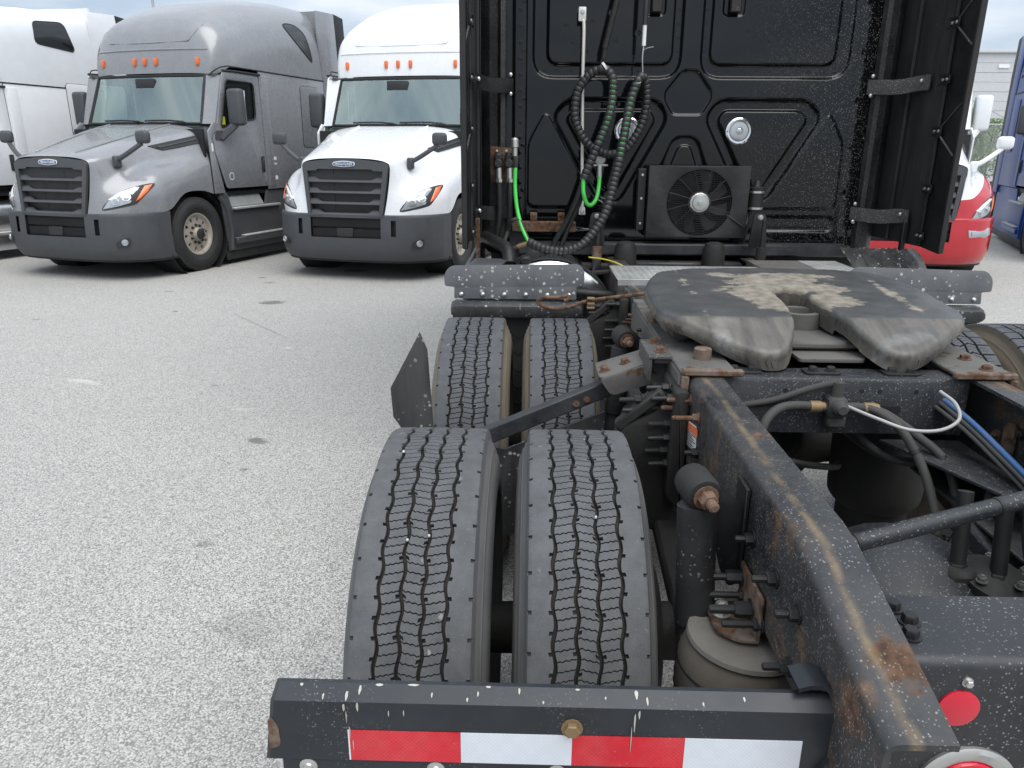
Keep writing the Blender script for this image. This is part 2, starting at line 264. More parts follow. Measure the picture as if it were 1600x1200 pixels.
def ground_mat():
    m, t, b = new_mat('pavement'); tcn = nd(t, 'ShaderNodeTexCoord'); vec = tcn.outputs['Object']
    v = nd(t, 'ShaderNodeTexVoronoi'); v.inputs['Scale'].default_value = 165; v.inputs['Randomness'].default_value = 1.0; t.links.new(vec, v.inputs['Vector'])
    s = nd(t, 'ShaderNodeSeparateColor'); t.links.new(v.outputs['Color'], s.inputs['Color'])
    stone = mixc(t, s.outputs[0], (0.28, 0.27, 0.253), (0.625, 0.605, 0.567))
    stone = mixc(t, ramp(t, s.outputs[1], 0.9, 0.93), stone, (0.14, 0.14, 0.14))
    gap = ramp(t, v.outputs['Distance'], 0.50, 0.74)
    col = mixc(t, mul(t, gap, 0.85), stone, (0.13, 0.126, 0.118))
    fine = noise(t, vec, 420, 3); col = mixc(t, mul(t, ramp(t, fine, 0.35, 0.65), 0.25), col, (0.56, 0.55, 0.53))
    big = noise(t, vec, 0.55, 6, 0.6); col = mixc(t, mul(t, ramp(t, big, 0.35, 0.7), 0.26), col, (0.29, 0.285, 0.275))
    mid = noise(t, vec, 3.2, 5, 0.6); col = mixc(t, mul(t, ramp(t, mid, 0.55, 0.8), 0.12), col, (0.50, 0.49, 0.47))
    # old oil spots and tyre scuffs with their own shapes
    v2 = nd(t, 'ShaderNodeTexVoronoi'); v2.inputs['Scale'].default_value = 0.75; t.links.new(vec, v2.inputs['Vector'])
    s2 = nd(t, 'ShaderNodeSeparateColor'); t.links.new(v2.outputs['Color'], s2.inputs['Color'])
    wob = mul(t, noise(t, vec, 9, 5), 0.12)
    rad = mul(t, mul(t, s2.outputs[0], s2.outputs[0]), 0.10)
    spot = ramp(t, mul(t, mul(t, v2.outputs['Distance'], wob, 'ADD'), rad, 'SUBTRACT'), 0.045, 0.075, True)
    col = mixc(t, mul(t, spot, 0.6), col, (0.07, 0.07, 0.068))
    mp2 = nd(t, 'ShaderNodeMapping'); mp2.inputs['Scale'].default_value = (0.35, 3.2, 1); mp2.inputs['Rotation'].default_value = (0, 0, 0.25); t.links.new(vec, mp2.inputs['Vector'])
    sw = ramp(t, noise(t, mp2.outputs['Vector'], 1.1, 4), 0.58, 0.8); col = mixc(t, mul(t, sw, 0.22), col, (0.26, 0.255, 0.25))
    for (px_, py_, rx_, ry_, rot_, am) in ((-3.82, 8.29, .17, .13, 0, .75), (-2.50, 4.12, .085, .05, .5, .7), (-4.69, 7.75, .03, .05, 0, .7), (-3.39, 10.7, .22, .16, 0, .7), (-2.43, 3.71, .03, .02, 0, .6), (-4.3, 9.6, .09, .06, 0, .5), (-5.3, 8.9, .07, .05, 0, .5), (-1.9, 2.3, .16, .10, .4, .22), (-2.3, 2.9, .05, .03, 0, .4), (-3.56, 7.15, .02, .75, -.72, .3), (-3.2, 5.2, .04, .02, .3, .4), (-5.9, 7.3, .06, .03, 0, .4)):
        mpn = nd(t, 'ShaderNodeMapping', vector_type='TEXTURE'); mpn.inputs['Location'].default_value = (px_, py_, 0); mpn.inputs['Rotation'].default_value = (0, 0, -rot_); mpn.inputs['Scale'].default_value = (rx_, ry_, 1); t.links.new(vec, mpn.inputs['Vector'])
        ln = nd(t, 'ShaderNodeVectorMath', operation='LENGTH'); t.links.new(mpn.outputs['Vector'], ln.inputs[0])
        d_ = mul(t, ln.outputs['Value'], mul(t, mul(t, noise(t, vec, 14, 5), 0.5, 'SUBTRACT'), 1.6), 'ADD')
        col = mixc(t, mul(t, ramp(t, d_, 0.55, 1.0, True), am), col, (0.085, 0.083, 0.08))
    for (px_, py_, rx_, ry_, rot_, am) in ((-4.22, 5.25, .20, .05, .3, .35), (-2.8, 4.68, .08, .04, .2, .2), (-3.0, 6.3, .05, .03, 0, .4)):
        mpn = nd(t, 'ShaderNodeMapping', vector_type='TEXTURE'); mpn.inputs['Location'].default_value = (px_, py_, 0); mpn.inputs['Rotation'].default_value = (0, 0, -rot_); mpn.inputs['Scale'].default_value = (rx_, ry_, 1); t.links.new(vec, mpn.inputs['Vector'])
        ln = nd(t, 'ShaderNodeVectorMath', operation='LENGTH'); t.links.new(mpn.outputs['Vector'], ln.inputs[0])
        d_ = mul(t, ln.outputs['Value'], mul(t, mul(t, noise(t, vec, 16, 5), 0.5, 'SUBTRACT'), 1.8), 'ADD')
        col = mixc(t, mul(t, ramp(t, d_, 0.4, 1.0, True), am), col, (0.72, 0.68, 0.62))
    t.links.new(col, b.inputs['Base Color']); b.inputs['Roughness'].default_value = 0.9
    bn = nd(t, 'ShaderNodeBump'); bn.inputs['Strength'].default_value = 0.55; bn.inputs['Distance'].default_value = 0.004
    t.links.new(mul(t, v.outputs['Distance'], mul(t, fine, 0.5), 'SUBTRACT'), bn.inputs['Height']); bn.invert = True
    t.links.new(bn.outputs['Normal'], b.inputs['Normal']); MATS['pavement'] = m
ground_mat()

# ------------------------------------------------------------------ mesh helpers
COL = sc.collection
def V(*a): return Vector(a)
class MB:
    """collects shapes into one bmesh, builds ONE object"""
    def __init__(s): s.bm = bmesh.new(); s.mi = 0
    def _add(s, verts, faces, smooth=False):
        vs = [s.bm.verts.new(v) for v in verts]
        for f in faces:
            try:
                fc = s.bm.faces.new([vs[i] for i in f]); fc.material_index = s.mi
            except ValueError: pass
        return vs
    def box(s, lo, hi, bev=0.0, M=None, seg=1):
        b = bmesh.new(); bmesh.ops.create_cube(b, size=1)
        c = (Vector(lo)+Vector(hi))/2; d = Vector(hi)-Vector(lo)
        for v in b.verts: v.co = Vector((v.co.x*d.x, v.co.y*d.y, v.co.z*d.z))+c
        if bev > 0: bmesh.ops.bevel(b, geom=b.edges[:], offset=min(bev, min(abs(d.x), abs(d.y), abs(d.z))*0.45), segments=seg, affect='EDGES', profile=0.5)
        s.merge(b, M); return s
    def merge(s, b, M=None):
        b.verts.ensure_lookup_table(); mp_ = {}
        for v in b.verts: mp_[v] = s.bm.verts.new(M @ v.co if M else v.co)
        for f in b.faces:
            n = s.bm.faces.new([mp_[v] for v in f.verts]); n.material_index = s.mi
        b.free(); return s
    def bar(s, a, b, wx, wz, bev=0.004, up=(0, 0, 1)):
        """rectangular bar from a to b; wx across, wz along 'up'"""
        a, b = Vector(a), Vector(b); y = (b-a); ln = y.length; y.normalize(); u = Vector(up)
        x = y.cross(u).normalized(); z = x.cross(y)
        M = Matrix((x, y, z)).transposed().to_4x4(); M.translation = a
        return s.box((-wx/2, 0, -wz/2), (wx/2, ln, wz/2), bev, M)
    def cyl(s, a, b, r, n=14, r2=None, cap=True):
        a, b = Vector(a), Vector(b); r2 = r if r2 is None else r2
        return s.rev(a, b-a, [(0, r), (1, r2)], n, cap, True)
    def rev(s, a, axis, prof, n=18, cap=True, frac=False):
        """lathe: prof (distance along axis, radius); frac = distances as fractions of the axis length"""
        a = Vector(a); ax = Vector(axis); ln = ax.length; ax = ax.normalized()
        t = Vector((0, 0, 1)) if abs(ax.z) < 0.9 else Vector((1, 0, 0))
        x = ax.cross(t).normalized(); y = ax.cross(x); k = ln if frac else 1
        rings = []
        for d, r in prof:
            rings.append([s.bm.verts.new(a+ax*d*k+(x*cos(2*pi*i/n)+y*sin(2*pi*i/n))*r) for i in range(n)])
        for p, q in zip(rings, rings[1:]):
            for i in range(n):
                f = s.bm.faces.new((p[i], q[i], q[(i+1) % n], p[(i+1) % n])); f.material_index = s.mi
        if cap:
            for rg in (rings[0], rings[-1]):
                f = s.bm.faces.new(rg); f.material_index = s.mi
        return s
    def tube(s, pts, r, n=8, res=6, cap=True, ridges=None):
        """round hose through smooth points; ridges=(pitch, factor) makes a wound sleeve"""
        P = spline(pts, res)
        if ridges:
            Q = [P[0]]; acc = 0
            for a, b in zip(P, P[1:]):
                Q.append(b)
            L_ = [0]
            for a, b in zip(P, P[1:]): L_.append(L_[-1]+(b-a).length)
            m = max(4, int(L_[-1]/ridges[0])); ds = []
            for i in range(m):
                for fr in (0.0, 0.12, 0.5, 0.88): ds.append(((i+fr)/m*L_[-1], (ridges[1] if fr == 0.0 else (1.0 if fr != 0.5 else 1.04))))
            ds.append((L_[-1], 1)); P2 = []; rads = []; j = 0
            for d, k in ds:
                while j < len(L_)-2 and L_[j+1] < d: j += 1
                u_ = (d-L_[j])/max(1e-9, L_[j+1]-L_[j]); P2.append(P[j].lerp(P[j+1], u_)); rads.append(r*k)
            P = P2
        else: rads = [r]*len(P)
        up = Vector((0.13, 0.27, 0.95)).normalized(); rings = []
        for i, p in enumerate(P):
            tdir = (P[min(i+1, len(P)-1)]-P[max(i-1, 0)])
            if tdir.length < 1e-9: tdir = Vector((0, 0, 1))
            tdir.normalize(); x = tdir.cross(up)
            if x.length < 1e-3: x = tdir.cross(Vector((1, 0, 0)))
            x.normalize(); up = x.cross(tdir).normalized()
            rings.append([s.bm.verts.new(p+(x*cos(2*pi*k/n)+up*sin(2*pi*k/n))*rads[i]) for k in range(n)])
        for p, q in zip(rings, rings[1:]):
            for k in range(n):
                f = s.bm.faces.new((p[k], p[(k+1) % n], q[(k+1) % n], q[k])); f.material_index = s.mi
        if cap:
            for rg in (rings[0], rings[-1]):
                f = s.bm.faces.new(rg); f.material_index = s.mi
        return s
    def prism(s, poly, d, M=None, bev=0.0, holes=()):
        """polygon (2D list) in the XY plane extruded by d along Z, then moved by M"""
        b = bmesh.new(); loops = []
        for lp in [poly]+list(holes):
            vs = [b.verts.new((p[0], p[1], 0)) for p in lp]
            loops.append([b.edges.new((vs[i], vs[(i+1) % len(vs)])) for i in range(len(vs))])
        if holes: bmesh.ops.triangle_fill(b, use_beauty=True, edges=[e for l_ in loops for e in l_])
        else: b.faces.new([v for v in b.verts])
        top = b.faces[:]
        if d:
            ex = bmesh.ops.extrude_face_region(b, geom=top)
            nv = [v for v in ex['geom'] if isinstance(v, bmesh.types.BMVert)]
            for v in nv: v.co.z += d
            bmesh.ops.recalc_face_normals(b, faces=b.faces[:])
            if bev > 0:
                es = [e for e in b.edges if len(e.link_faces) == 2 and e.calc_face_angle(0) > 0.6]
                bmesh.ops.bevel(b, geom=es, offset=bev, segments=2, affect='EDGES', profile=0.5)
        s.merge(b, M); return s
    def grid(s, rows, closed=False, flip=False):
        """quads between rows of points"""
        g = [[s.bm.verts.new(p) for p in r] for r in rows]; n = len(g[0])
        for a, b in zip(g, g[1:]):
            for i in range(n if closed else n-1):
                j = (i+1) % n; q = (a[i], a[j], b[j], b[i])
                f = s.bm.faces.new(q[::-1] if flip else q); f.material_index = s.mi
        return g
    def hexbolt(s, p, ax, r=0.012, h=0.009, shank=0.0, washer=True):
        p = Vector(p); ax = Vector(ax).normalized()
        if washer: s.rev(p, ax, [(0, r*1.35), (0.0025, r*1.35)], 12)
        s.rev(p+ax*0.0025, ax, [(0, r), (h*0.8, r), (h, r*0.85)], 6)
        if shank: s.rev(p+ax*h, ax, [(0, r*0.55), (shank*0.9, r*0.55), (shank, r*0.42)], 9)
        return s
    def build(s, name, mats, parent=None, ang=38, at=None, merge=True, recalc=True):
        if merge: bmesh.ops.remove_doubles(s.bm, verts=s.bm.verts[:], dist=1e-5)
        if recalc: bmesh.ops.recalc_face_normals(s.bm, faces=s.bm.faces[:])
        me = bpy.data.meshes.new(name); s.bm.to_mesh(me); s.bm.free()
        return link(name, me, mats, parent, ang, at)
def link(name, me, mats, parent=None, ang=38, at=None):
    if isinstance(mats, str): mats = [mats]
    for m in mats: me.materials.append(MATS[m])
    me.polygons.foreach_set('use_smooth', [True]*len(me.polygons))
    if ang < 179: me.set_sharp_from_angle(angle=R(ang))
    o = bpy.data.objects.new(name, me); COL.objects.link(o)
    if parent is not None:
        o.parent = parent
        if at is None and 'base' in parent.keys(): o.location = -Vector(parent['base'])
    if at is not None: o.location = at
    return o
def spline(pts, res=6):
    P = [Vector(p) for p in pts]
    if len(P) == 2: return P
    out = []
    for i in range(len(P)-1):
        p0 = P[i-1] if i > 0 else P[0]*2-P[1]; p1 = P[i]; p2 = P[i+1]; p3 = P[i+2] if i+2 < len(P) else P[-1]*2-P[-2]
        for k in range(res):
            t = k/res
            out.append(0.5*((2*p1)+(-p0+p2)*t+(2*p0-5*p1+4*p2-p3)*t*t+(-p0+3*p1-3*p2+p3)*t**3))
    out.append(P[-1]); return out
def lerp(a, b, t): return a+(b-a)*t
def interp(tab, x):
    if x <= tab[0][0]: return tab[0][1]
    for (x0, y0), (x1, y1) in zip(tab, tab[1:]):
        if x <= x1: return y0+(y1-y0)*(x-x0)/(x1-x0)
    return tab[-1][1]
def empty(name, loc, rz=0.0, parent=None):
    o = bpy.data.objects.new(name, None); COL.objects.link(o); o.location = loc; o.rotation_euler = (0, 0, rz); o.empty_display_size = 0.2
    if parent: o.parent = parent
    return o
def tag(o, label=None, cat=None, group=None, kind=None):
    if label: o['label'] = label
    if cat: o['category'] = cat
    if group: o['group'] = group
    if kind: o['kind'] = kind
    return o
def frame_M(o, x, y):      # matrix with axes x, y, x×y at origin o
    x = Vector(x).normalized(); y = Vector(y); z = x.cross(y).normalized(); y = z.cross(x)
    M = Matrix((x, y, z)).transposed().to_4x4(); M.translation = Vector(o); return M
def round_poly(pts, r, n=5):
    """round the corners of a 2D polygon"""
    out = []; N = len(pts)
    for i in range(N):
        p = Vector(pts[i]).to_2d(); a = Vector(pts[i-1]).to_2d(); b = Vector(pts[(i+1) % N]).to_2d()
        rr_ = r[i] if isinstance(r, (list, tuple)) else r
        da, db = (a-p), (b-p); k = min(rr_, da.length*0.48, db.length*0.48)
        A = p+da.normalized()*k; B = p+db.normalized()*k
        for j in range(n+1):
            t = j/n; out.append(tuple((1-t)**2*A+2*t*(1-t)*p+t*t*B))
    return out
def inset_poly(pts, d):
    """move each point of a convex-ish CCW polygon inwards by d"""
    N = len(pts); out = []; P = [Vector(p).to_2d() for p in pts]
    area = sum(P[i-1].x*P[i].y-P[i].x*P[i-1].y for i in range(N)); sg = 1 if area > 0 else -1
    for i in range(N):
        e1 = (P[i]-P[i-1]); e2 = (P[(i+1) % N]-P[i])
        if e1.length < 1e-9: e1 = e2
        if e2.length < 1e-9: e2 = e1
        n1 = Vector((-e1.y, e1.x)).normalized(); n2 = Vector((-e2.y, e2.x)).normalized(); n = (n1+n2)
        if n.length < 1e-6: n = n1
        n.normalize(); out.append(tuple(P[i]+n*d*sg))
    return out
def text_mesh(name, body, size, mat, parent, M, extr=0.0015):
    cu = bpy.data.curves.new(name, 'FONT'); cu.body = body; cu.size = size; cu.align_x = 'CENTER'; cu.align_y = 'CENTER'; cu.extrude = extr
    cu.resolution_u = 2
    to = bpy.data.objects.new(name+'_tmp', cu); COL.objects.link(to)
    dg = bpy.context.evaluated_depsgraph_get(); me = bpy.data.meshes.new_from_object(to.evaluated_get(dg)); bpy.data.objects.remove(to)
    me.transform(M); me.materials.clear(); return link(name, me, mat, parent, 38)
# ------------------------------------------------------------------ ground
def ground():
    b = MB(); b.grid([[(x, y, 0) for x in (-600, -60, -12, 12, 60, 600)] for y in (-300, -20, 20, 100, 900)]); o = b.build('pavement', 'pavement', None)
    tag(o, kind='structure'); return o
ground()
# ------------------------------------------------------------------ tyres with real tread relief
import numpy as np
def tri(x): x = x % 1.0; return 4*abs(x-0.5)-1
def tyre_mesh(name, Rr=0.51, pitches=84, blocks=False, detail=True):
    """ring of tread pitches on a warped grid: zigzag grooves, notches and wavy sipes are cut into it"""
    gw = 0.0041 if not blocks else 0.0048; gd = 0.014 if not blocks else 0.016
    G = [-0.066, -0.0215, 0.0215, 0.066]
    cols = []      # (u, kind, groove index)  kind: 0 rib, 1 groove bottom, 2 notch minus, 3 notch plus, 4 shoulder notch
    cols += [(-0.1172, 4, -1), (-0.1105, 4, -1), (-0.110, 0, -1), (-0.100, 0, -1), (-0.088, 0, -1)]
    for gi, g in enumerate(G):
        cols += [(g-gw-0.0063, 0, gi), (g-gw-0.0058, 2, gi), (g-gw-0.0008, 2, gi), (g-gw, 2, gi), (g-gw+0.0014, 1, gi), (g+gw-0.0014, 1, gi), (g+gw, 3, gi), (g+gw+0.0008, 3, gi), (g+gw+0.0058, 3, gi), (g+gw+0.0063, 0, gi)]
        if gi < 3:
            a = g+gw+0.0063; b = G[gi+1]-gw-0.0063
            for k in range(1, 7): cols.append((lerp(a, b, k/7), 0, -1))
    cols += [(0.088, 0, -1), (0.100, 0, -1), (0.110, 0, -1), (0.1105, 4, -1), (0.1172, 4, -1)]
    if not blocks: rowsp = [(0.0, 0), (0.012, 1), (0.065, 1), (0.077, 0), (0.20, 0), (0.215, 2), (0.40, 2), (0.405, 0), (0.50, 0), (0.512, 1), (0.565, 1), (0.577, 0), (0.78, 0)]
    else: rowsp = [(0.0, 0), (0.02, 1), (0.13, 1), (0.15, 0), (0.40, 0), (0.405, 3), (0.435, 3), (0.44, 0), (0.70, 0), (0.705, 3), (0.735, 3), (0.74, 0)]
    if not detail:
        cols = [(u, k, g) for u, k, g in cols if k in (1,) or g == -1]; rowsp = [(0, 0), (0.5, 0)]
    side = [(0.1195, Rr-0.010, 0.55), (0.1225, Rr-0.024, 1), (0.1245, Rr-0.034, 1), (0.1285, Rr-0.037, 1), (0.1310, Rr-0.048, 1), (0.1350, Rr-0.051, 1), (0.1375, Rr-0.064, 1), (0.1415, Rr-0.068, 1), (0.1475, Rr-0.100, 1), (0.1490, Rr-0.130, 1), (0.1465, Rr-0.160, 1), (0.1435, Rr-0.163, 1), (0.133, Rr-0.195, 1), (0.114, Rr-0.216, 1), (0.098, Rr-0.222, 1)]
    gph = [0.12, 0.0, 0.0, 0.12]; rnd = random.Random(3)
    verts = []; gr = []; sd_ = []
    NP = pitches; ncol = len(cols)+2*len(side)
    nrow = 0
    for pi_ in range(NP):
        for ph, rk in rowsp:
            nrow += 1; tpos = pi_+ph
            def zz(gi): 
                x = (tpos*0.5+gph[gi]) % 1.0
                v = tri(x); return max(-0.7, min(0.7, v))/0.7*0.0031
            for (u, r, sv) in reversed(side):
                th = 2*pi*tpos/NP; verts.append((-u, sin(th)*r, cos(th)*r)); gr.append(0); sd_.append(sv)
            for u, k, gi in cols:
                # zigzag offset
                if gi >= 0: off = zz(gi)
                elif abs(u) > 0.085: off = 0
                else:
                    j = max(i for i in range(4) if G[i] < u); f = (u-G[j])/(G[j+1]-G[j]); off = lerp(zz(j), zz(j+1), f)
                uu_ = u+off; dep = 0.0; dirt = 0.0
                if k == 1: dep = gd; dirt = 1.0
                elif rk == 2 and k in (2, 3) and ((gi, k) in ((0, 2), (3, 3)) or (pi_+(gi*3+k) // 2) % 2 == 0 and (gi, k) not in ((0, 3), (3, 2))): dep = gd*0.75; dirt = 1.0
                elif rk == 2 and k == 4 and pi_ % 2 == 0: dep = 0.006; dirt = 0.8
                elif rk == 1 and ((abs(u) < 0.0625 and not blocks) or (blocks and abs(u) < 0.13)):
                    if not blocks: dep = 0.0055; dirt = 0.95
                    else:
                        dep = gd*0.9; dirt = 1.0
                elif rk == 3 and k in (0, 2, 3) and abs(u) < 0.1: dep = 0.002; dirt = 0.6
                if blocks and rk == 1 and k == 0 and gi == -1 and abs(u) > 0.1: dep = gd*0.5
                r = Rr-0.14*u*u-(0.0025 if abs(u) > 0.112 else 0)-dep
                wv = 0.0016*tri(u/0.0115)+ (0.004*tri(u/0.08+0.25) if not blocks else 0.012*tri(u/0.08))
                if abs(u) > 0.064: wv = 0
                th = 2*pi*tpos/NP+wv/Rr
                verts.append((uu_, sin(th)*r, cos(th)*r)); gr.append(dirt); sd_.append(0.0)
            for (u, r, sv) in side:
                th = 2*pi*tpos/NP; verts.append((u, sin(th)*r, cos(th)*r)); gr.append(0); sd_.append(sv)
    faces = []
    for i in range(nrow):
        a = i*ncol; b = ((i+1) % nrow)*ncol
        for j in range(ncol-1): faces.append((a+j, a+j+1, b+j+1, b+j))
    me = bpy.data.meshes.new(name); me.from_pydata(verts, [], faces); me.update()
    for nm, arr in (('groove', gr), ('side', sd_)):
        at = me.attributes.new(nm, 'FLOAT', 'POINT'); at.data.foreach_set('value', arr)
    return me

def rim_mesh(n_holes=10):
    """wheel disc with real hand holes, rim well, hub and nuts; outer face towards +x"""
    b = MB()
    b.rev((0, 0, 0), (1, 0, 0), [(-0.115, 0.288), (-0.108, 0.298), (-0.100, 0.298), (-0.095, 0.272), (-0.03, 0.258), (0.03, 0.258), (0.095, 0.272), (0.100, 0.298), (0.108, 0.298), (0.115, 0.286), (0.108, 0.268), (0.085, 0.258), (0.072, 0.250)], 40, cap=False)
    N = n_holes; m = 4; ro, ri, rc = 0.250, 0.150, 0.203; x0 = 0.072
    def xs(r): return x0+0.018*sin(pi*(r-ri)/(ro-ri)*0.5)*0-0.0+ (0.25-r)*0.12
    for i in range(N):
        a0 = 2*pi*i/N; da = pi/N; outer = []
        for k in range(m+1): outer.append((ro, a0-da+2*da*k/m))
        for k in range(1, m): outer.append((lerp(ro, ri, k/m), a0+da))
        for k in range(m+1): outer.append((ri, a0+da-2*da*k/m))
        for k in range(1, m): outer.append((lerp(ri, ro, k/m), a0-da))
        M_ = len(outer); inner = []; inner2 = []
        for r, a in outer:
            py, pz = r*(a-a0), r-rc; an = atan2(py/0.06, pz/0.05)
            hy, hz = sin(an)*0.022, cos(an)*0.030; inner.append((rc+hz, a0+hy/rc))
        def P(r, a, dx=0): return (xs(r)+dx, sin(a)*r, cos(a)*r)
        b.grid([[P(*q) for q in outer], [P(*q) for q in inner], [P(q[0], q[1], -0.03) for q in inner]], closed=True)
    b.rev((0, 0, 0), (1, 0, 0), [(xs(0.15), 0.150), (xs(0.15)+0.004, 0.10), (0.12, 0.085), (0.145, 0.080), (0.155, 0.06), (0.158, 0.0005)], 24, cap=False)
    b.mi = 1
    for i in range(10):
        a = 2*pi*i/10+0.3; p = V(xs(0.14)+0.001, sin(a)*0.125, cos(a)*0.125); b.rev(p, (1, 0, 0), [(0, 0.019), (0.006, 0.019), (0.006, 0.015), (0.032, 0.014), (0.036, 0.009)], 8)
    b.rev((0.1, 0, 0), (1, 0, 0), [(0.0, 0.078), (0.055, 0.076), (0.066, 0.05), (0.067, 0.001)], 18)
    b.mi = 2
    b.rev((-0.02, 0, 0), (1, 0, 0), [(0, 0.25), (0.001, 0.001)], 24, cap=False); b.rev((-0.11, 0, 0), (1, 0, 0), [(0, 0.14), (0.09, 0.16)], 20)
    bmesh.ops.remove_doubles(b.bm, verts=b.bm.verts[:], dist=1e-5); bmesh.ops.recalc_face_normals(b.bm, faces=b.bm.faces[:])
    me = bpy.data.meshes.new('rim'); b.bm.to_mesh(me); b.bm.free(); return me
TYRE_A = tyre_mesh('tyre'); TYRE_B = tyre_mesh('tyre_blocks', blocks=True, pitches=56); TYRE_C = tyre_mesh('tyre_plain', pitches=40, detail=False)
RIM = rim_mesh()
for me, ms in ((TYRE_A, None), (TYRE_B, None), (TYRE_C, None)):
    me.polygons.foreach_set('use_smooth', [True]*len(me.polygons)); me.set_sharp_from_angle(angle=R(42)) if me is not TYRE_C else None
RIM.polygons.foreach_set('use_smooth', [True]*len(RIM.polygons)); RIM.set_sharp_from_angle(angle=R(38))
for k in ('alloy_dirty', 'plastic_black', 'seam_dark'): RIM.materials.append(MATS[k])
def wheel(parent, loc, me, mat, face=1, spin=0.0):
    base = Vector(parent['base']) if 'base' in parent.keys() else Vector((0, 0, 0))
    e = empty('wheel', Vector(loc)-base, 0, parent)
    key = me.name+mat
    if key not in wheel.cache:
        m2 = me.copy() if wheel.used.get(me.name) else me; wheel.used[me.name] = True
        m2.materials.clear(); m2.materials.append(MATS[mat]); wheel.cache[key] = m2
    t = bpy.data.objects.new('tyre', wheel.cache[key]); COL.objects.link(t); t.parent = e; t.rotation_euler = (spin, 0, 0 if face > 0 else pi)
    r = bpy.data.objects.new('rim', RIM); COL.objects.link(r); r.parent = e; r.rotation_euler = (spin, 0, 0 if face > 0 else pi)
    return e
wheel.cache = {}; wheel.used = {}

# ------------------------------------------------------------------ the black tractor in front of the camera
TR = empty('semi_truck', (0, 3.0, 0)); TR['base'] = (0, 3.0, 0)
tag(TR, 'black tractor unit seen from behind with its fifth wheel, frame rails and dual tyres', 'truck')
RY, FY = 1.638, 2.958           # axles
XI, XO = 0.752, 1.095           # dual tyre centres
rs = random.Random(11)
for s in (-1, 1):
    for ay, mt, me in ((RY, 'tyre_rear', TYRE_A), (FY, 'tyre_front', TYRE_A if s < 0 else TYRE_B)):
        if s > 0: me = TYRE_B
        for x in (XI, XO):
            wheel(TR, (s*x, ay, 0.51), me, mt, 1 if (s > 0) == (x == XO) else -1, rs.uniform(0, 6))

# frame rails: C section with rounded outer corner, top flange falling towards the tail
def rail(s):
    b = MB(); st = []
    for Y, zt in ((0.744, 0.994), (0.80, 1.010), (0.95, 1.050), (1.075, 1.083), (1.14, 1.090), (1.4, 1.09), (1.9, 1.09), (2.6, 1.09), (3.5, 1.09), (4.6, 1.09), (6.5, 1.09), (9.0, 1.09)):
        zb = 0.82; t = 0.009; rc = 0.020; o = []
        xo, xi = 0.432, 0.342
        o.append((xi, zt)); 
        for k in range(6):
            a = pi/2*k/5; o.append((xo-rc+rc*sin(a), zt-rc+rc*cos(a)))
        for k in range(6):
            a = pi/2*k/5; o.append((xo-rc+rc*cos(a), zb+rc-rc*sin(a)))
        o += [(xi, zb), (xi, zb+t), (xo-t-0.004, zb+t), (xo-t, zb+t+0.004), (xo-t, zt-t-0.004), (xo-t-0.004, zt-t), (xi, zt-t)]
        st.append([(s*x, Y, z) for x, z in o])
    b.grid(st, closed=True); b.bm.faces.new([b.bm.verts[i] for i in range(0)]) if False else None
    b.bm.verts.ensure_lookup_table()
    n = len(st[0]); b.bm.faces.new([b.bm.verts[i] for i in range(n)])
    return b.build('frame_rail', 'rail_black', TR, 40)
railL = rail(-1); railR = rail(1)

def part(name, mat, fn, parent=TR, ang=38):
    b = MB(); fn(b); o = b.build(name, mat, parent, ang)
    if parent is not TR and parent is not None and parent.parent is TR and 'base' not in parent.keys(): o.location = (0, 0, 0)
    return o
def bolt(parent, p, ax, r=0.012, h=0.011, shank=0.0, mat='rusty_bolt'):
    b = MB(); b.hexbolt(p, ax, r, h, shank); o = b.build('bolt', mat, parent, 30)
    if parent is not TR: o.location = (0, 0, 0)
    return o
# bolts on the left rail web
for y, z, sh, mt in ((1.80, 0.934, 0.02, 'black_part'), (1.30, 0.963, 0.022, 'black_part'), (1.16, 0.962, 0.028, 'black_part'), (1.046, 0.969, 0.024, 'black_part'), (1.053, 0.862, 0.03, 'black_part'), (1.82, 1.022, 0.055, 'rusty_bolt'), (1.93, 1.035, 0.05, 'rusty_bolt'), (1.99, 1.045, 0.035, 'black_part'), (1.95, 1.005, 0.06, 'rusty_bolt'), (1.30, 0.838, 0.07, 'black_part'), (1.20, 0.84, 0.06, 'black_part')):
    bolt(railL, (-0.433, y, z), (-1, 0, 0), 0.0125, 0.014, sh, mt)
for i in range(9): bolt(railL, (-0.433, 2.46+i*0.085+rs.uniform(-.01, .01), 1.045-0.035*(i % 3)), (-1, 0, 0), 0.012, 0.012, 0.03, ('rusty_bolt', 'black_part')[i % 2])
for i in range(8): bolt(railR, (0.422, 1.55+i*0.1, 0.98-0.04*(i % 3)), (-1, 0, 0), 0.012, 0.012, 0.006, ('rusty_bolt', 'black_part')[i % 2])
# warning sticker on the web
def stk(b): b.prism([(0, 0), (0.15, 0.0), (0.15, 0.068), (0, 0.068)], 0.001, frame_M((-0.4335, 1.965, 0.900), (0, -1, 0.19), (0, 0, 1)))
stick = part('warning_label', 'label_white', stk, railL)
def stk2(b): b.prism([(0.001, 0.0), (0.149, 0.0), (0.149, 0.022), (0.001, 0.022)], 0.001, frame_M((-0.4348, 1.957, 0.9455), (0, -1, 0.19), (0, 0, 1)))
part('orange_band', 'label_orange', stk2, railL)
def stk3(b):
    for k in range(7): b.prism([(0.008, 0), (0.138-0.02*(k % 3), 0.0), (0.138-0.02*(k % 3), 0.0022), (0.008, 0.0022)], 0.0006, frame_M((-0.4347, 1.962, 0.904+k*0.0058), (0, -1, 0.19), (0, 0, 1)))
part('printed_lines', 'ink', stk3, railL)
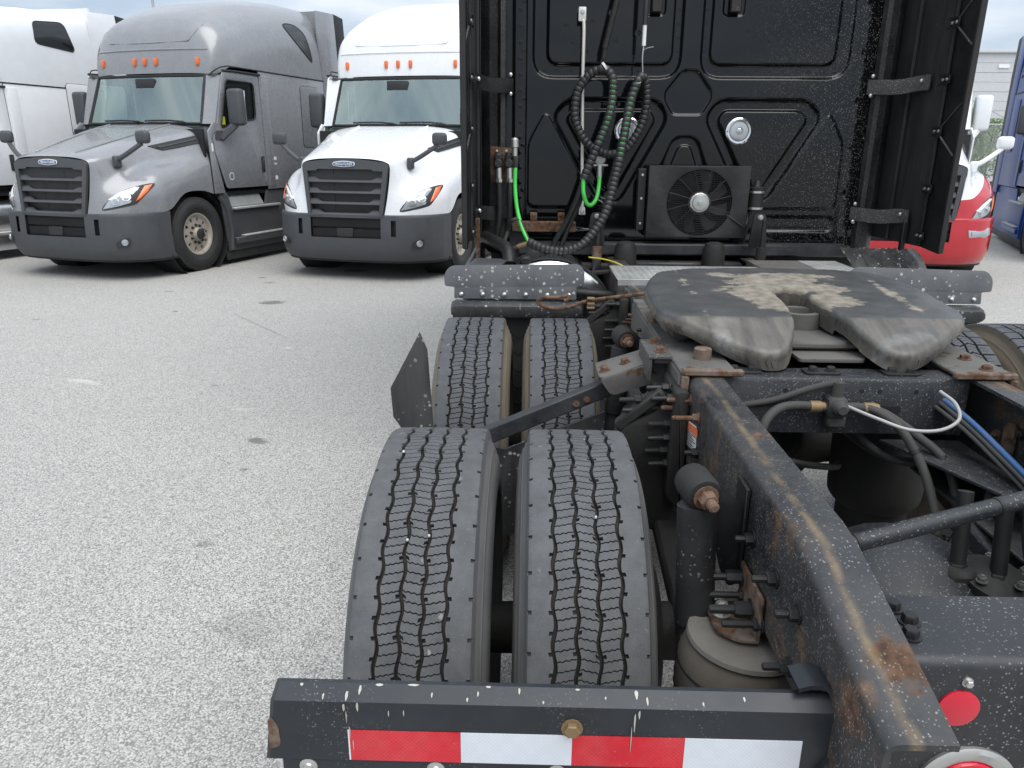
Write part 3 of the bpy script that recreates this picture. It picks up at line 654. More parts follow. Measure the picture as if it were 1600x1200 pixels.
# fifth wheel mounting angle on each rail, with its rusty end
for s, rl in ((-1, railL), (1, railR)):
    def ang_(b):
        b.box((s*0.446-0.012 if s > 0 else -0.458, 1.985, 0.93), (s*0.446+0.012 if s > 0 else -0.434, 3.0, 1.094), 0.006)
        b.box((min(s*0.30, s*0.456), 1.975, 1.0925), (max(s*0.30, s*0.456), 3.0, 1.106), 0.004)
    part('mounting_angle', ['dusty_steel'], ang_)
    def ang2(b): b.box((min(s*0.285, s*0.452), 1.958, 1.0935), (max(s*0.285, s*0.452), 1.980, 1.112), 0.004); b.box((min(s*0.434, s*0.4545), 1.956, 1.00), (max(s*0.434, s*0.4545), 1.984, 1.094), 0.004)
    part('angle_end', 'rusty', ang2)

# rear closing crossmember with reflector and tail lamps
def rc_(b):
    # folded channel: top plate, rear face, bottom lip
    pr = [(1.060, 1.000), (0.915, 1.000), (0.903, 0.996), (0.898, 0.984), (0.898, 0.60), (0.905, 0.592), (0.99, 0.59), (0.99, 0.60), (0.908, 0.602), (0.908, 0.982), (0.915, 0.990), (1.060, 0.990)]
    b.grid([[(-0.425, y, z) for y, z in pr], [(0.425, y, z) for y, z in pr]], closed=True)
    b.bm.verts.ensure_lookup_table(); n = len(pr); b.bm.faces.new([b.bm.verts[i] for i in range(n)]); b.bm.faces.new([b.bm.verts[i] for i in range(n, 2*n)])
rcm = part('rear_crossmember', 'cross_black', rc_, TR, 50)
for s in (-1, 1):
    part('round_reflector', 'lens_red', lambda b: b.rev((s*0.249, 0.899, 0.920), (0, -1, 0), [(0, 0.030), (0.004, 0.030), (0.005, 0.027), (0.005, 0.0005)], 28), rcm)
    part('lamp_bezel', 'zinc', lambda b: b.rev((s*0.215, 0.899, 0.775), (0, -1, 0), [(0, 0.077), (0.006, 0.077), (0.010, 0.070), (0.008, 0.056), (0.0, 0.055)], 36, cap=False), rcm)
    part('tail_lamp', 'lens_red', lambda b: b.rev((s*0.215, 0.899, 0.775), (0, -1, 0), [(0.002, 0.056), (0.012, 0.052), (0.015, 0.03), (0.016, 0.0005)], 30, cap=False), rcm)
bolt(rcm, (-0.244, 0.898, 0.965), (0, -1, 0), 0.006, 0.006, 0, 'zinc')
for q in ((-0.30, 1.02), (-0.29, 0.985), (-0.305, 0.95)): part('bolt', 'black_part', lambda b: b.hexbolt((q[0], q[1], 1.0005), (0, 0, 1), 0.012, 0.012), rcm)

# mud flap hanger beam at the tail: folded black section, reflective tape, bolts, flap below
def beam(b):
    pr = [(0.9275, 0.914), (0.9195, 0.9145), (0.894, 0.902), (0.894, 0.797), (0.930, 0.797), (0.930, 0.805), (0.904, 0.805), (0.903, 0.897), (0.921, 0.907), (0.9275, 0.907)]
    rows = []
    for x, k in ((-1.262, 1), (-1.255, 0), (-0.9, 0), (-0.42, 0)):
        row = []
        for y, z in pr:
            zz_ = z-(0.004 if k else 0); row.append((x+(0.016*(z-0.80)/0.11 if x < -1 else 0), y+(0.005 if k else 0), zz_))
        rows.append(row)
    b.grid(rows, closed=True); b.bm.verts.ensure_lookup_table(); n = len(pr)
    b.bm.faces.new([b.bm.verts[i] for i in range(n)]); b.bm.faces.new([b.bm.verts[i] for i in range(3*n, 4*n)])
hang = part('mud_flap_hanger', 'beam_black', beam, TR, 25)
tx = [-1.133, -0.970, -0.807, -0.644, -0.475]
for i in range(4):
    part('reflective_tape', ('tape_red', 'tape_white')[i % 2], lambda b: b.box((tx[i]+0.0002, 0.8925, 0.7995), (tx[i+1]-0.0002, 0.8938, 0.853), 0), hang)
def quilt(b):
    for i in range(4):
        for k in range(int((tx[i+1]-tx[i])/0.0062)):
            for j in range(8):
                x = tx[i]+0.004+k*0.0062; z = 0.8035+j*0.006
                b._add([(x, 0.8924, z), (x+0.0044, 0.8924, z), (x+0.0022, 0.8919, z+0.0018), (x+0.0044, 0.8924, z+0.0044), (x, 0.8924, z+0.0044)], [])
part('tape_edge', 'label_white', lambda b: b.box((-1.1355, 0.8928, 0.7995), (-1.1332, 0.8937, 0.8535), 0), hang)
part('bolt', 'brass', lambda b: b.hexbolt((-0.808, 0.894, 0.866), (0, -1, 0), 0.0118, 0.008), hang)
part('rust_patch', 'rusty', lambda b: b.prism(round_poly([(-1.2535, 0.815), (-1.236, 0.822), (-1.238, 0.858), (-1.247, 0.872), (-1.2525, 0.868)], 0.008), 0.0012, frame_M((0, 0.894, 0), (1, 0, 0), (0, 0, 1))), hang)
rp = random.Random(5)
def drop(b, x, y, z, sx, sz, nrm):
    n_ = Vector(nrm).normalized(); up = Vector((0, 0, 1))-n_*n_.z; up.normalize(); xx = up.cross(n_)
    pts = []
    for k in range(12):
        a = 2*pi*k/12; w_ = sx*(1+0.35*cos(a)) if True else sx
        pts.append((sin(a)*w_*0.7*rp.uniform(0.7, 1.1), cos(a)*sz*0.8*rp.uniform(0.85, 1.1)))
    M = Matrix((xx, up, n_)).transposed().to_4x4(); M.translation = V(x, y, z)+n_*0.0002
    b.prism(pts, 0.0005, M)
def drops(b):
    slant = (0, -0.44, 0.90)
    def on(x, f): return (x, lerp(0.9195, 0.894, f), lerp(0.9145, 0.902, f))
    for x, f, sx, sz in ((-1.17, 0.75, .002, .006), (-1.118, 0.35, .003, .009), (-0.885, 0.25, .0025, .006), (-1.012, 0.55, .0018, .005), (-0.96, 0.75, .002, .004), (-0.945, 0.45, .0018, .005), (-0.715, 0.3, .004, .008), (-0.70, 0.62, .002, .008), (-1.205, 0.15, .004, .003), (-1.09, 0.08, .009, .0025), (-1.04, 0.05, .012, .002), (-0.93, 0.06, .006, .002), (-0.80, 0.1, .005, .002), (-0.85, 0.8, .002, .003), (-0.76, 0.5, .002, .003), (-0.56, 0.4, .0025, .005), (-0.62, 0.7, .002, .004)):
        drop(b, *on(x, f), sx, sz, slant)
    for x, f in ((-1.136, 0.7),): drop(b, *on(x, f), 0.0028, 0.010, slant)
    for x, z, sx, sz in ((-1.139, 0.893, .003, .008), (-1.119, 0.895, .003, .010), (-1.136, 0.876, .0012, .013), (-1.132, 0.850, .0013, .014), (-1.128, 0.828, .0012, .012), (-1.074, 0.884, .0012, .007), (-1.052, 0.885, .0012, .007), (-0.718, 0.878, .0018, .022), (-0.712, 0.892, .0022, .010), (-0.722, 0.85, .001, .03)):
        drop(b, x, 0.8935 if z > 0.855 or x < -1.135 else 0.8921, z, sx, sz, (0, -1, 0))
part('dried_splashes', 'splash', drops, hang)['kind'] = 'stuff'
flap = part('mud_flap', 'rubber_black', lambda b: b.box((-1.232, 0.9045, 0.16), (-0.45, 0.914, 0.796), 0.003))
def flap2(b): b.box((-1.238, 0.8965, 0.745), (-0.46, 0.9035, 0.7955), 0.002)
fstrip = part('flap_clamp_strip', 'beam_black', flap2)
for x in (-1.199, -1.008, -0.828, -0.64, -0.50):
    part('rivet', 'zinc', lambda b: b.rev((x, 0.897, 0.783), (0, -1, 0), [(0, 0.0135), (0.002, 0.0135), (0.003, 0.010), (0.0035, 0.0075), (0.006, 0.006), (0.007, 0.0005)], 20), fstrip)
for o_ in (hang, flap, fstrip): o_.location += V(0.004, -0.0145, 0.018)
# mounting strap of the hanger on the rail
def strap(b):
    P = [(-0.480, 0.945, 0.945), (-0.455, 0.946, 0.950), (-0.430, 0.944, 0.940), (-0.421, 0.935, 0.90), (-0.423, 0.925, 0.855), (-0.437, 0.92, 0.83), (-0.445, 0.918, 0.80), (-0.446, 0.917, 0.73)]
    P = spline(P, 5); rows = []
    for i, p in enumerate(P):
        t = (P[min(i+1, len(P)-1)]-P[max(i-1, 0)]).normalized(); n_ = Vector((t.z, 0, -t.x))*0.0035
        rows.append([p+n_, p+n_+V(0, -0.05, -0.0), p-n_+V(0, -0.05, 0), p-n_])
    b.grid(rows, closed=True)
part('hanger_strap', 'beam_black', strap)

# middle flap between the tandem axles, hung from a sloping square tube
arm = part('flap_arm', 'frame_black', lambda b: (b.bar((-1.19, 2.30, 0.697), (-0.52, 2.30, 0.997), 0.05, 0.052, 0.004)))
def flapm(b):
    b.prism([(-1.30, 0.40), (-1.30, 0.79), (-1.325, 0.83), (-1.330, 0.93), (-1.228, 1.12), (-1.205, 1.06), (-1.19, 0.76), (-0.95, 0.72), (-0.62, 0.86), (-0.62, 0.40)], 0.014, frame_M((0, 2.335, 0), (1, 0, 0), (0, 0, 1)), 0.003)
part('middle_mud_flap', 'rubber_splashed', flapm)
def brk(b):
    # folded bracket that carries the arm on the rail
    prof = round_poly([(-0.675, -0.03), (-0.44, -0.03), (-0.44, 0.03), (-0.675, 0.03)], 0.004, 2)
    pts = [(-0.64, 1.020), (-0.475, 1.072)]
    M = frame_M((-0.655, 2.245, 1.006), (0.95, 0, 0.31), (0, 1, 0))
    b.prism(round_poly([(0, -0.055), (0.20, -0.035), (0.20, 0.12), (0, 0.12)], [0.03, 0.004, 0.004, 0.02]), 0.008, M, 0.002)
    M2 = frame_M((-0.655, 2.19, 1.006), (0.95, 0, 0.31), (0.31, 0, -0.95))
    b.prism(round_poly([(0.0, -0.006), (0.20, -0.006), (0.205, 0.055), (0.02, 0.058)], 0.018), 0.006, M2, 0.001)
    b.box((-0.505, 2.13, 1.080), (-0.445, 2.31, 1.100), 0.003); b.box((-0.452, 2.13, 0.98), (-0.444, 2.31, 1.094), 0.002)
abr = part('arm_bracket', 'dusty_steel', brk)
def brk_top(b): b.box((-0.522, 2.11, 1.098), (-0.452, 2.32, 1.1075), 0.002); b.box((-0.5225, 2.112, 1.03), (-0.512, 2.318, 1.10), 0.002)
part('bracket_cap', 'bracket_dusty', brk_top)
for p, ax in (((-0.482, 2.27, 1.108), (0, 0, 1)), ((-0.482, 2.165, 1.108), (0, 0, 1)), ((-0.57, 2.27, 1.042), (-0.31, 0, 0.95)), ((-0.635, 2.25, 1.021), (-0.31, 0, 0.95))): bolt(abr, p, ax, 0.0135, 0.013, 0.004)
for x in (-0.72, -0.685): bolt(arm, (x, 2.2745, 0.690+(x+1.19)*0.4478), (0, -1, 0), 0.009, 0.007)

# half fenders ahead of the front tandem tyres: bent plate, clamp strip, flap with chevron ribs
for s in (-1, 1):
    sx = lambda x: s*x
    def plate(b):
        M = frame_M((0, 3.515, 0), (s, 0, 0), (0, 0.20, 0.98))
        ol = [(0.655, 1.005), (1.235, 1.005), (1.235, 1.058), (1.280, 1.062), (1.285, 1.115), (1.255, 1.155), (0.645, 1.168), (0.615, 1.135), (0.62, 1.075), (0.655, 1.065)]
        ol = [(x, (z-1.0)*1.03) for x, z in ol]
        M2 = M.copy(); M2.translation = V(0, 3.49, 1.0)
        b.prism(round_poly(ol, [.004, .004, .006, .01, .03, .03, .03, .03, .01, .006]), 0.006, M2, 0.001)
    pl = part('fender_plate', 'flap_splashed', plate)
    for k in range(6):
        part('rivet', 'zinc', lambda b: b.rev((s*(0.69+k*0.102), 3.488, 1.027), (0, -1, 0.2), [(0, 0.0115), (0.004, 0.0105), (0.008, 0.006), (0.009, 0.0005)], 12), pl)
    def strip(b):
        rows = []
        for x in (0.63, 0.645, 1.23, 1.248):
            e = 0.012 if x in (0.63, 1.248) else 0
            rows.append([(s*x, y, z) for y, z in ((3.52, 0.995-e), (3.475, 0.992-e), (3.455, 0.975-e), (3.452, 0.945), (3.462, 0.922+e), (3.52, 0.915+e))])
        b.grid(rows)
    part('clamp_strip', 'rubber_splashed', strip)
    def fl(b):
        b.box((min(s*0.62, s*1.245), 3.50, 0.32), (max(s*0.62, s*1.245), 3.508, 0.99), 0.002)
        for k in range(7):
            z = 0.90-k*0.085; xm = s*0.925
            for d in (-1, 1): b.bar((xm, 3.4985, z), (xm+d*0.10, 3.4985, z+0.075), 0.003, 0.007, 0)
    part('front_mud_flap', 'rubber_black', fl)
    def legs(b): b.tube([(s*0.43, 3.62, 1.0), (s*0.70, 3.60, 1.02), (s*1.2, 3.56, 1.03)], 0.022, 10)
    part('fender_tube', 'black_part', legs)

# fifth wheel: tilted horseshoe plate with flared mouth
FWM = Matrix.Translation((-0.01, 2.395, 1.231)) @ Matrix.Rotation(math.atan2(0.05, 0.58), 4, 'X')
def sdf(poly, X, Z):
    """signed distance (negative inside) of a polygon on arrays X, Z"""
    d = np.full(X.shape, 1e9); s = np.ones(X.shape); N = len(poly)
    for i in range(N):
        (ax, az), (bx, bz) = poly[i-1], poly[i]; ex, ez = bx-ax, bz-az; wx_, wz_ = X-ax, Z-az
        t = np.clip((wx_*ex+wz_*ez)/(ex*ex+ez*ez+1e-12), 0, 1); d = np.minimum(d, (wx_-ex*t)**2+(wz_-ez*t)**2)
        c1 = Z >= az; c2 = Z < bz; c3 = ex*wz_ > ez*wx_
        s = np.where((c1 & c2 & c3) | (~c1 & ~c2 & ~c3), -s, s)
    return s*np.sqrt(d)
def fifth():
    half = [(0.052, 0.06), (0.056, -0.06), (0.068, -0.15), (0.085, -0.24), (0.112, -0.31), (0.140, -0.362), (0.175, -0.378), (0.225, -0.372), (0.295, -0.328), (0.375, -0.258), (0.435, -0.19), (0.462, -0.11), (0.468, 0.02), (0.466, 0.15), (0.44, 0.26), (0.39, 0.345), (0.28, 0.395), (0.14, 0.415), (0.0, 0.42)]
    neck = [(0.052*cos(a), 0.06+0.065*sin(a)) for a in [pi/2*k/6 for k in range(6, 0, -1)]]
    rh = [Vector(p).to_2d() for p in neck+half]; rh = [tuple(p)[:2] for p in rh]
    body = [tuple(p)[:2] for p in spline([V(x, y, 0) for x, y in rh], 3)]
    ol = body+[(-x, y) for x, y in reversed(body[1:-1])]
    st = 0.0075; xs = np.arange(-0.488, 0.4881, st); ys = np.arange(-0.405, 0.4381, st); X, Y = np.meshgrid(xs, ys)
    D = sdf(ol, X, Y); gx, gy = np.gradient(sdf(ol, X, Y), st)[::-1]; nrm = np.sqrt(gx*gx+gy*gy)+1e-9
    keep = D < st*0.6; X2 = X.copy(); Y2 = Y.copy(); D2 = D.copy()
    ny, nx = X.shape; cell = keep[:-1, :-1] & keep[1:, :-1] & keep[:-1, 1:] & keep[1:, 1:]
    cnt = np.zeros(X.shape, int); cnt[:-1, :-1] += cell; cnt[1:, :-1] += cell; cnt[:-1, 1:] += cell; cnt[1:, 1:] += cell
    bd = (cnt > 0) & (cnt < 4); X2[bd] -= (D*gx/nrm)[bd]; Y2[bd] -= (D*gy/nrm)[bd]; D2[bd] = 0
    rad = 0.010; e = np.clip(rad+D2, 0, rad); Zt = -(rad-np.sqrt(np.maximum(0, rad*rad-e*e)))
    T = np.maximum(0, -0.195-Y2); Zt = Zt-np.where(T < 0.03, T*T/0.06*0.30, (T-0.015)*0.30)-0.10*np.maximum(0, np.abs(X2)-0.40)
    rng = np.random.default_rng(4); Zt += 0.0012*np.sin(X2*37+Y2*21)*np.sin(Y2*53-X2*13)
    idx = -np.ones(X.shape, int); verts = []; g = []; rm = []
    for i_ in range(ny):
        for j_ in range(nx):
            if cnt[i_, j_]:
                idx[i_, j_] = len(verts); x, y = X2[i_, j_], Y2[i_, j_]; verts.append((x, y, Zt[i_, j_]))
                d = sqrt(x*x+((y-0.06)*0.85)**2); gv = max(0, 1-abs(d-0.12)/0.14) if y > -0.20 else 0.15
                gv = max(gv, 0.72*math.exp(-(x/0.25)**4-((y-0.2)/0.17)**4), 0.5*max(0, 1-abs(abs(x)-0.33)/0.06)); g.append(gv); rm.append(1.0 if y < -0.203 else 0.0)
    faces = []; edge = {}
    for i_, j_ in zip(*np.nonzero(cell)):
        q = (idx[i_, j_], idx[i_, j_+1], idx[i_+1, j_+1], idx[i_+1, j_]); faces.append(q)
        for a, c in zip(q, q[1:]+q[:1]):
            if (c, a) in edge: del edge[(c, a)]
            else: edge[(a, c)] = 1
    low = {}
    def lv(a, k):
        if (a, k) not in low:
            x, y, z = verts[a]; h = rng.normal(0, 0.0016) if k == 1 else 0
            s_ = (1.0+(0.012 if k == 1 else -0.02*k)); low[(a, k)] = len(verts); verts.append((x*(1 if abs(x) < 0.1 else s_)+h, y+h, z-(0.014, 0.024, 0.056)[k]*(1.1 if y > -0.15 else 0.8))); g.append(0.35); rm.append(1.0)
        return low[(a, k)]
    for a, c in list(edge):
        prev = (a, c)
        for k in range(3):
            cur = (lv(a, k), lv(c, k)); faces.append((prev[1], prev[0], cur[0], cur[1])); prev = cur
    me = bpy.data.meshes.new('plate'); me.from_pydata(verts, [], [tuple(int(v) for v in f) for f in faces]); me.update()
    a1 = me.attributes.new('grease', 'FLOAT', 'POINT'); a1.data.foreach_set('value', g)
    a2 = me.attributes.new('ramp', 'FLOAT', 'POINT'); a2.data.foreach_set('value', rm)
    me.transform(FWM); return me
FW = link('fifth_wheel', fifth(), 'fifth_wheel_steel', TR, 75)
def under(b):
    # casting skirt and ribs under the plate, saddle brackets standing on the rails
    b.mi = 0
    for s in (-1, 1):
        b.box((s*0.39-0.03, 2.28, 1.10), (s*0.39+0.03, 2.54, 1.18), 0.02); b.cyl((s*0.34, 2.40, 1.165), (s*0.445, 2.40, 1.165), 0.03, 14)
    b.bar((-0.30, 2.62, 1.21), (0.30, 2.62, 1.21), 0.05, 0.05); b.bar((-0.28, 2.20, 1.165), (-0.06, 2.42, 1.18), 0.03, 0.05); b.bar((0.28, 2.20, 1.165), (0.06, 2.42, 1.18), 0.03, 0.05)
part('saddle_bracket', 'coated_grease', under, FW)
part('base_plate', 'grimy_black', lambda b: (b.box((-0.341, 2.085, 1.03), (0.341, 2.80, 1.055), 0.004), b.box((-0.15, 2.3, 1.05), (0.15, 2.7, 1.12), 0.02)), FW)
def jaw(b):
    b.prism(round_poly([(-0.09, 2.03), (0.10, 2.03), (0.12, 2.08), (0.11, 2.13), (-0.09, 2.13)], 0.015), 0.012, Matrix.Translation((0, 0.07, 1.098)), 0.002)
    b.rev((0, 2.40, 1.13), (0, 0, 1), [(0, 0.075), (0.06, 0.075), (0.06, 0.050), (0.0, 0.048)], 20, cap=False)
    b.box((-0.11, 2.18, 1.115), (0.11, 2.42, 1.14), 0.008)
part('jaw', 'dusty_steel', jaw, FW)
for p in ((-0.452, 2.50, 1.188), (-0.452, 2.55, 1.19)): bolt(FW, p, (-1, 0, -0.2), 0.014, 0.02)
part('pin_boss', 'rusty', lambda b: b.rev((-0.37, 2.10, 1.106), (0, 0, 1), [(0, 0.026), (0.030, 0.025), (0.033, 0.021)], 16), FW)
for y in (2.02, 2.13): bolt(FW, (0.40, y, 1.106), (0, 0, 1), 0.014, 0.011)
part('rust_shoulder', 'rusty', lambda b: (b.box((-0.452, 2.56, 1.07), (-0.31, 2.64, 1.135), 0.012), b.box((0.31, 2.56, 1.07), (0.452, 2.64, 1.135), 0.012)), FW)
# release handle: rod with a loop
def hnd(b):
    b.tube([(-0.40, 2.88, 1.155), (-0.63, 2.95, 1.108), (-0.70, 2.97, 1.080), (-0.76, 2.98, 1.066), (-0.815, 2.985, 1.072), (-0.842, 2.99, 1.092), (-0.82, 2.995, 1.108), (-0.76, 2.995, 1.110), (-0.72, 2.99, 1.118), (-0.722, 2.985, 1.104), (-0.735, 2.985, 1.098)], 0.0075, 8)
part('release_handle', 'rusty_bolt', hnd, TR)
part('handle_tag', 'brass', lambda b: [b.box((-0.645, 2.935, z), (-0.615, 2.96, z+0.009), 0.002) for z in (1.075, 1.092, 1.112)], TR)

# crossmembers between the rails
def cm(b):
    pr = [(2.075, 1.088), (2.075, 1.079), (2.012, 1.079), (1.999, 1.070), (1.999, 0.925), (1.985, 0.925), (1.985, 1.074), (1.991, 1.084), (2.003, 1.088)]
    b.grid([[(x, y, z) for y, z in pr] for x in (-0.342, 0.342)], closed=True)
cmo = part('crossmember', 'cross_black', cm)
for x in (-0.16, 0.05, 0.10, 0.2): part('hole', 'seam_dark', lambda b: b.rev((x, 1.9845, 1.05), (0, -1, 0), [(0, 0.006), (0.0008, 0.006)], 10), cmo)
part('slot', 'seam_dark', lambda b: b.prism(round_poly([(0.07, 0.985), (0.165, 0.985), (0.165, 1.007), (0.07, 1.007)], 0.011), 0.0008, frame_M((0, 1.984, 0), (1, 0, 0), (0, 0, 1))), cmo)
for x in (-0.27, -0.05, 0.17): part('bolted_pad', 'black_part', lambda b: (b.prism(round_poly([(x-0.05, 2.005), (x+0.05, 2.005), (x+0.05, 2.06), (x-0.05, 2.06)], 0.015), 0.006, Matrix.Translation((0, 0, 1.0885)), 0.001), b.hexbolt((x-0.025, 2.03, 1.0945), (0, 0, 1), 0.012, 0.01), b.hexbolt((x+0.025, 2.03, 1.0945), (0, 0, 1), 0.012, 0.01)), cmo)
part('crossmember', 'frame_black', lambda b: (b.box((-0.342, 3.3, 0.85), (0.342, 3.42, 1.07), 0.01)))
part('crossmember', 'frame_black', lambda b: (b.box((-0.342, 4.3, 0.85), (0.342, 4.42, 1.07), 0.01)))
tubeo = part('cross_tube', 'cross_black', lambda b: b.cyl((-0.345, 1.215, 0.985), (0.40, 1.455, 1.055), 0.0175, 16))
for f in (0.10, 0.52, 0.66): 
    a, c = V(-0.345, 1.215, 0.985), V(0.40, 1.455, 1.055); p = a.lerp(c, f); d = (c-a).normalized()
    part('cable_tie', 'rubber_black', lambda b: b.rev(p, d, [(0, 0.019), (0.008, 0.019)], 16), tubeo)
# axles, differential, suspension
def axle(b, ay):
    b.rev((-1.15, ay, 0.51), (1, 0, 0), [(0, 0.06), (0.25, 0.065), (0.75, 0.075), (0.90, 0.10), (1.0, 0.17), (1.12, 0.20), (1.26, 0.20), (1.38, 0.16), (1.46, 0.09), (1.6, 0.075), (2.05, 0.065), (2.3, 0.06)], 22)
for ay in (RY, FY):
    ax = part('drive_axle', 'grimy_black', lambda b: axle(b, ay))
    part('differential_cover', 'cross_black', lambda b: b.rev((0.0, ay-0.10, 0.62), (-0.05, -0.55, 0.84), [(-0.1, 0.24), (0.0, 0.235), (0.08, 0.22), (0.15, 0.17), (0.19, 0.09), (0.20, 0.001)], 28, cap=False), ax)
    for s in (-1, 1):
        part('brake_drum', 'grimy_black', lambda b: b.rev((s*0.55, ay, 0.51), (s, 0, 0), [(0, 0.17), (0.015, 0.195), (0.18, 0.205), (0.2, 0.16)], 24), ax)
        part('brake_chamber', 'grimy_black', lambda b: b.rev((s*0.46, ay-0.22, 0.58), (0, -1, 0.25), [(0, 0.06), (0.03, 0.085), (0.07, 0.09), (0.075, 0.095), (0.085, 0.095), (0.09, 0.088), (0.16, 0.08), (0.19, 0.04)], 20), ax)
        part('spring_beam', 'grimy_black', lambda b: b.bar((s*0.46, ay+0.55, 0.66), (s*0.46, ay-0.42, 0.50), 0.085, 0.05, 0.01))
part('torque_rod', 'cross_black', lambda b: (b.bar((0.225, 1.72, 0.80), (0.30, 1.20, 0.68), 0.065, 0.05, 0.006)))
# air springs
for s, y, zt, par in ((-1, 1.235, 0.80, 'bag_rubber'), (1, 1.235, 0.80, 'bag_rubber'), (-1, 2.52, 0.80, 'grimy_black'), (1, 2.50, 0.80, 'grimy_black')):
    xc = s*(0.445 if y < 2 else 0.385); rad = 0.128 if y < 2 else 0.158
    bp_ = [(0, 0.09), (0.05, 0.10), (0.09, rad*0.9), (0.13, rad), (0.20, rad*1.02), (0.26, rad), (0.295, rad*0.9), (0.31, rad*0.72)] if y < 2 else [(-0.1, 0.12), (-0.02, 0.12), (0.0, rad*0.9), (0.02, rad*0.98), (0.05, rad), (0.27, rad*1.03), (0.31, rad*0.97), (0.325, rad*0.8)]
    ba = part('air_spring', par, lambda b: b.rev((xc, y, zt-0.32), (0, 0, 1), bp_, 36), TR)
    part('top_plate', 'bag_plate' if y < 2 else 'grimy_black', lambda b: b.rev((xc, y, zt-0.016), (0, 0, 1), [(0, rad*0.86), (0.004, rad*0.9), (0.012, rad*0.88), (0.016, rad*0.80), (0.010, rad*0.5), (0.008, 0.001)], 36, cap=False), ba)
    if y < 2:
        for k in range(2): part('girdle_line', 'rubber_black', lambda b: b.rev((xc, y, zt-0.32+0.15+k*0.10), (0, 0, 1), [(0, rad*1.018), (0.003, rad*1.022), (0.006, rad*1.018)], 36, cap=False), ba)
def bagbr(b):
    b.prism(round_poly([(-0.432, 1.20), (-0.432, 1.33), (-0.500, 1.335), (-0.512, 1.30), (-0.51, 1.235), (-0.475, 1.205)], 0.012), 0.008, Matrix.Translation((0, -0.01, 0.802)), 0.002)
    b.box((-0.442, 1.19, 0.802), (-0.4345, 1.33, 0.90), 0.003)
bgb = part('air_spring_bracket', 'rusty', bagbr)
bolt(bgb, (-0.487, 1.275, 0.811), (0, 0, 1), 0.014, 0.022, 0.006, 'zinc')
bolt(bgb, (-0.442, 1.24, 0.845), (-1, 0, 0), 0.016, 0.03, 0.05, 'black_part'); bolt(bgb, (-0.442, 1.315, 0.87), (-1, 0, 0), 0.014, 0.03, 0.055, 'black_part')
# shock absorbers, eye on a plate bracket
for y0, top, bot in ((1.35, V(-0.535, 1.36, 1.045), V(-0.522, 1.27, 0.50)), (2.62, V(-0.535, 2.62, 1.04), V(-0.57, 2.60, 0.5))):
    d = (bot-top).normalized()
    sh = part('shock_absorber', 'black_part', lambda b: (b.rev(top+d*0.028, d, [(0, 0.026), (0.01, 0.039), (0.255, 0.039), (0.258, 0.034), (0.28, 0.033), (0.285, 0.036), (0.5, 0.036)], 24)))
    ea = V(0.20, -0.96, -0.10).normalized(); et = top+V(0, 0, 0.0)
    part('rubber_bush', 'grimy_black', lambda b: b.rev(et-ea*0.035, ea, [(0, 0.018), (0.002, 0.035), (0.012, 0.037), (0.06, 0.037), (0.072, 0.033), (0.075, 0.018)], 22), sh)
    part('eye_bolt', 'rusty_bolt', lambda b: (b.rev(et+ea*0.04, ea, [(0, 0.025), (0.004, 0.026)], 16), b.rev(et+ea*0.044, ea, [(0, 0.0185), (0.016, 0.0185), (0.019, 0.015)], 6), b.rev(et+ea*0.06, ea, [(0, 0.011), (0.02, 0.011), (0.023, 0.007)], 10)), sh)
    def trib(b):
        b.prism(round_poly([(-0.56, 1.066), (-0.525, 1.085), (-0.436, 1.00), (-0.4345, 0.83), (-0.455, 0.82), (-0.475, 0.86), (-0.505, 0.98)], 0.012), 0.006, frame_M((0, y0+0.012, 0), (1, 0, 0), (0, 0, 1)), 0.001)
        b.box((-0.4425, y0-0.01, 0.84), (-0.4345, y0+0.06, 1.05), 0.002)
    part('shock_bracket', 'black_part', trib, sh)
# cast suspension hangers with bolt clusters on the outside of the left rail
for y0 in (2.02, 3.33):
    def cast(b):
        b.prism(round_poly([(-0.437, 1.03), (-0.49, 1.04), (-0.52, 0.98), (-0.60, 0.95), (-0.625, 0.90), (-0.585, 0.76), (-0.54, 0.62), (-0.46, 0.60), (-0.437, 0.70)], 0.025), 0.10, frame_M((0, y0+0.05, 0), (1, 0, 0), (0, 0, 1)), 0.012)
        b.prism(round_poly([(-0.437, 1.06), (-0.475, 1.06), (-0.485, 0.75), (-0.437, 0.70)], 0.012), 0.20, frame_M((0, y0+0.10, 0), (1, 0, 0), (0, 0, 1)), 0.006)
        b.bar((-0.62, y0-0.02, 0.93), (-0.50, y0-0.04, 1.045), 0.05, 0.03, 0.006)
        b.cyl((-0.575, y0-0.08, 0.74), (-0.56, y0-0.04, 0.56), 0.018, 10)
    ca = part('suspension_hanger', 'grimy_black', cast)
    for k, (dx, dy, z) in enumerate(((-0.475, -0.10, 1.03), (-0.475, -0.06, 0.995), (-0.48, -0.10, 0.955), (-0.48, -0.11, 0.915), (-0.485, -0.10, 0.875), (-0.475, -0.12, 0.84), (-0.485, -0.04, 1.05), (-0.5, -0.05, 1.01), (-0.56, -0.05, 1.015), (-0.55, -0.055, 0.985))):
        bolt(ca, (dx+0.005, y0+dy*0.6, z), (-1, -0.12, 0), 0.0125, 0.02, 0.045, 'grimy_black' if k % 3 else 'black_part')
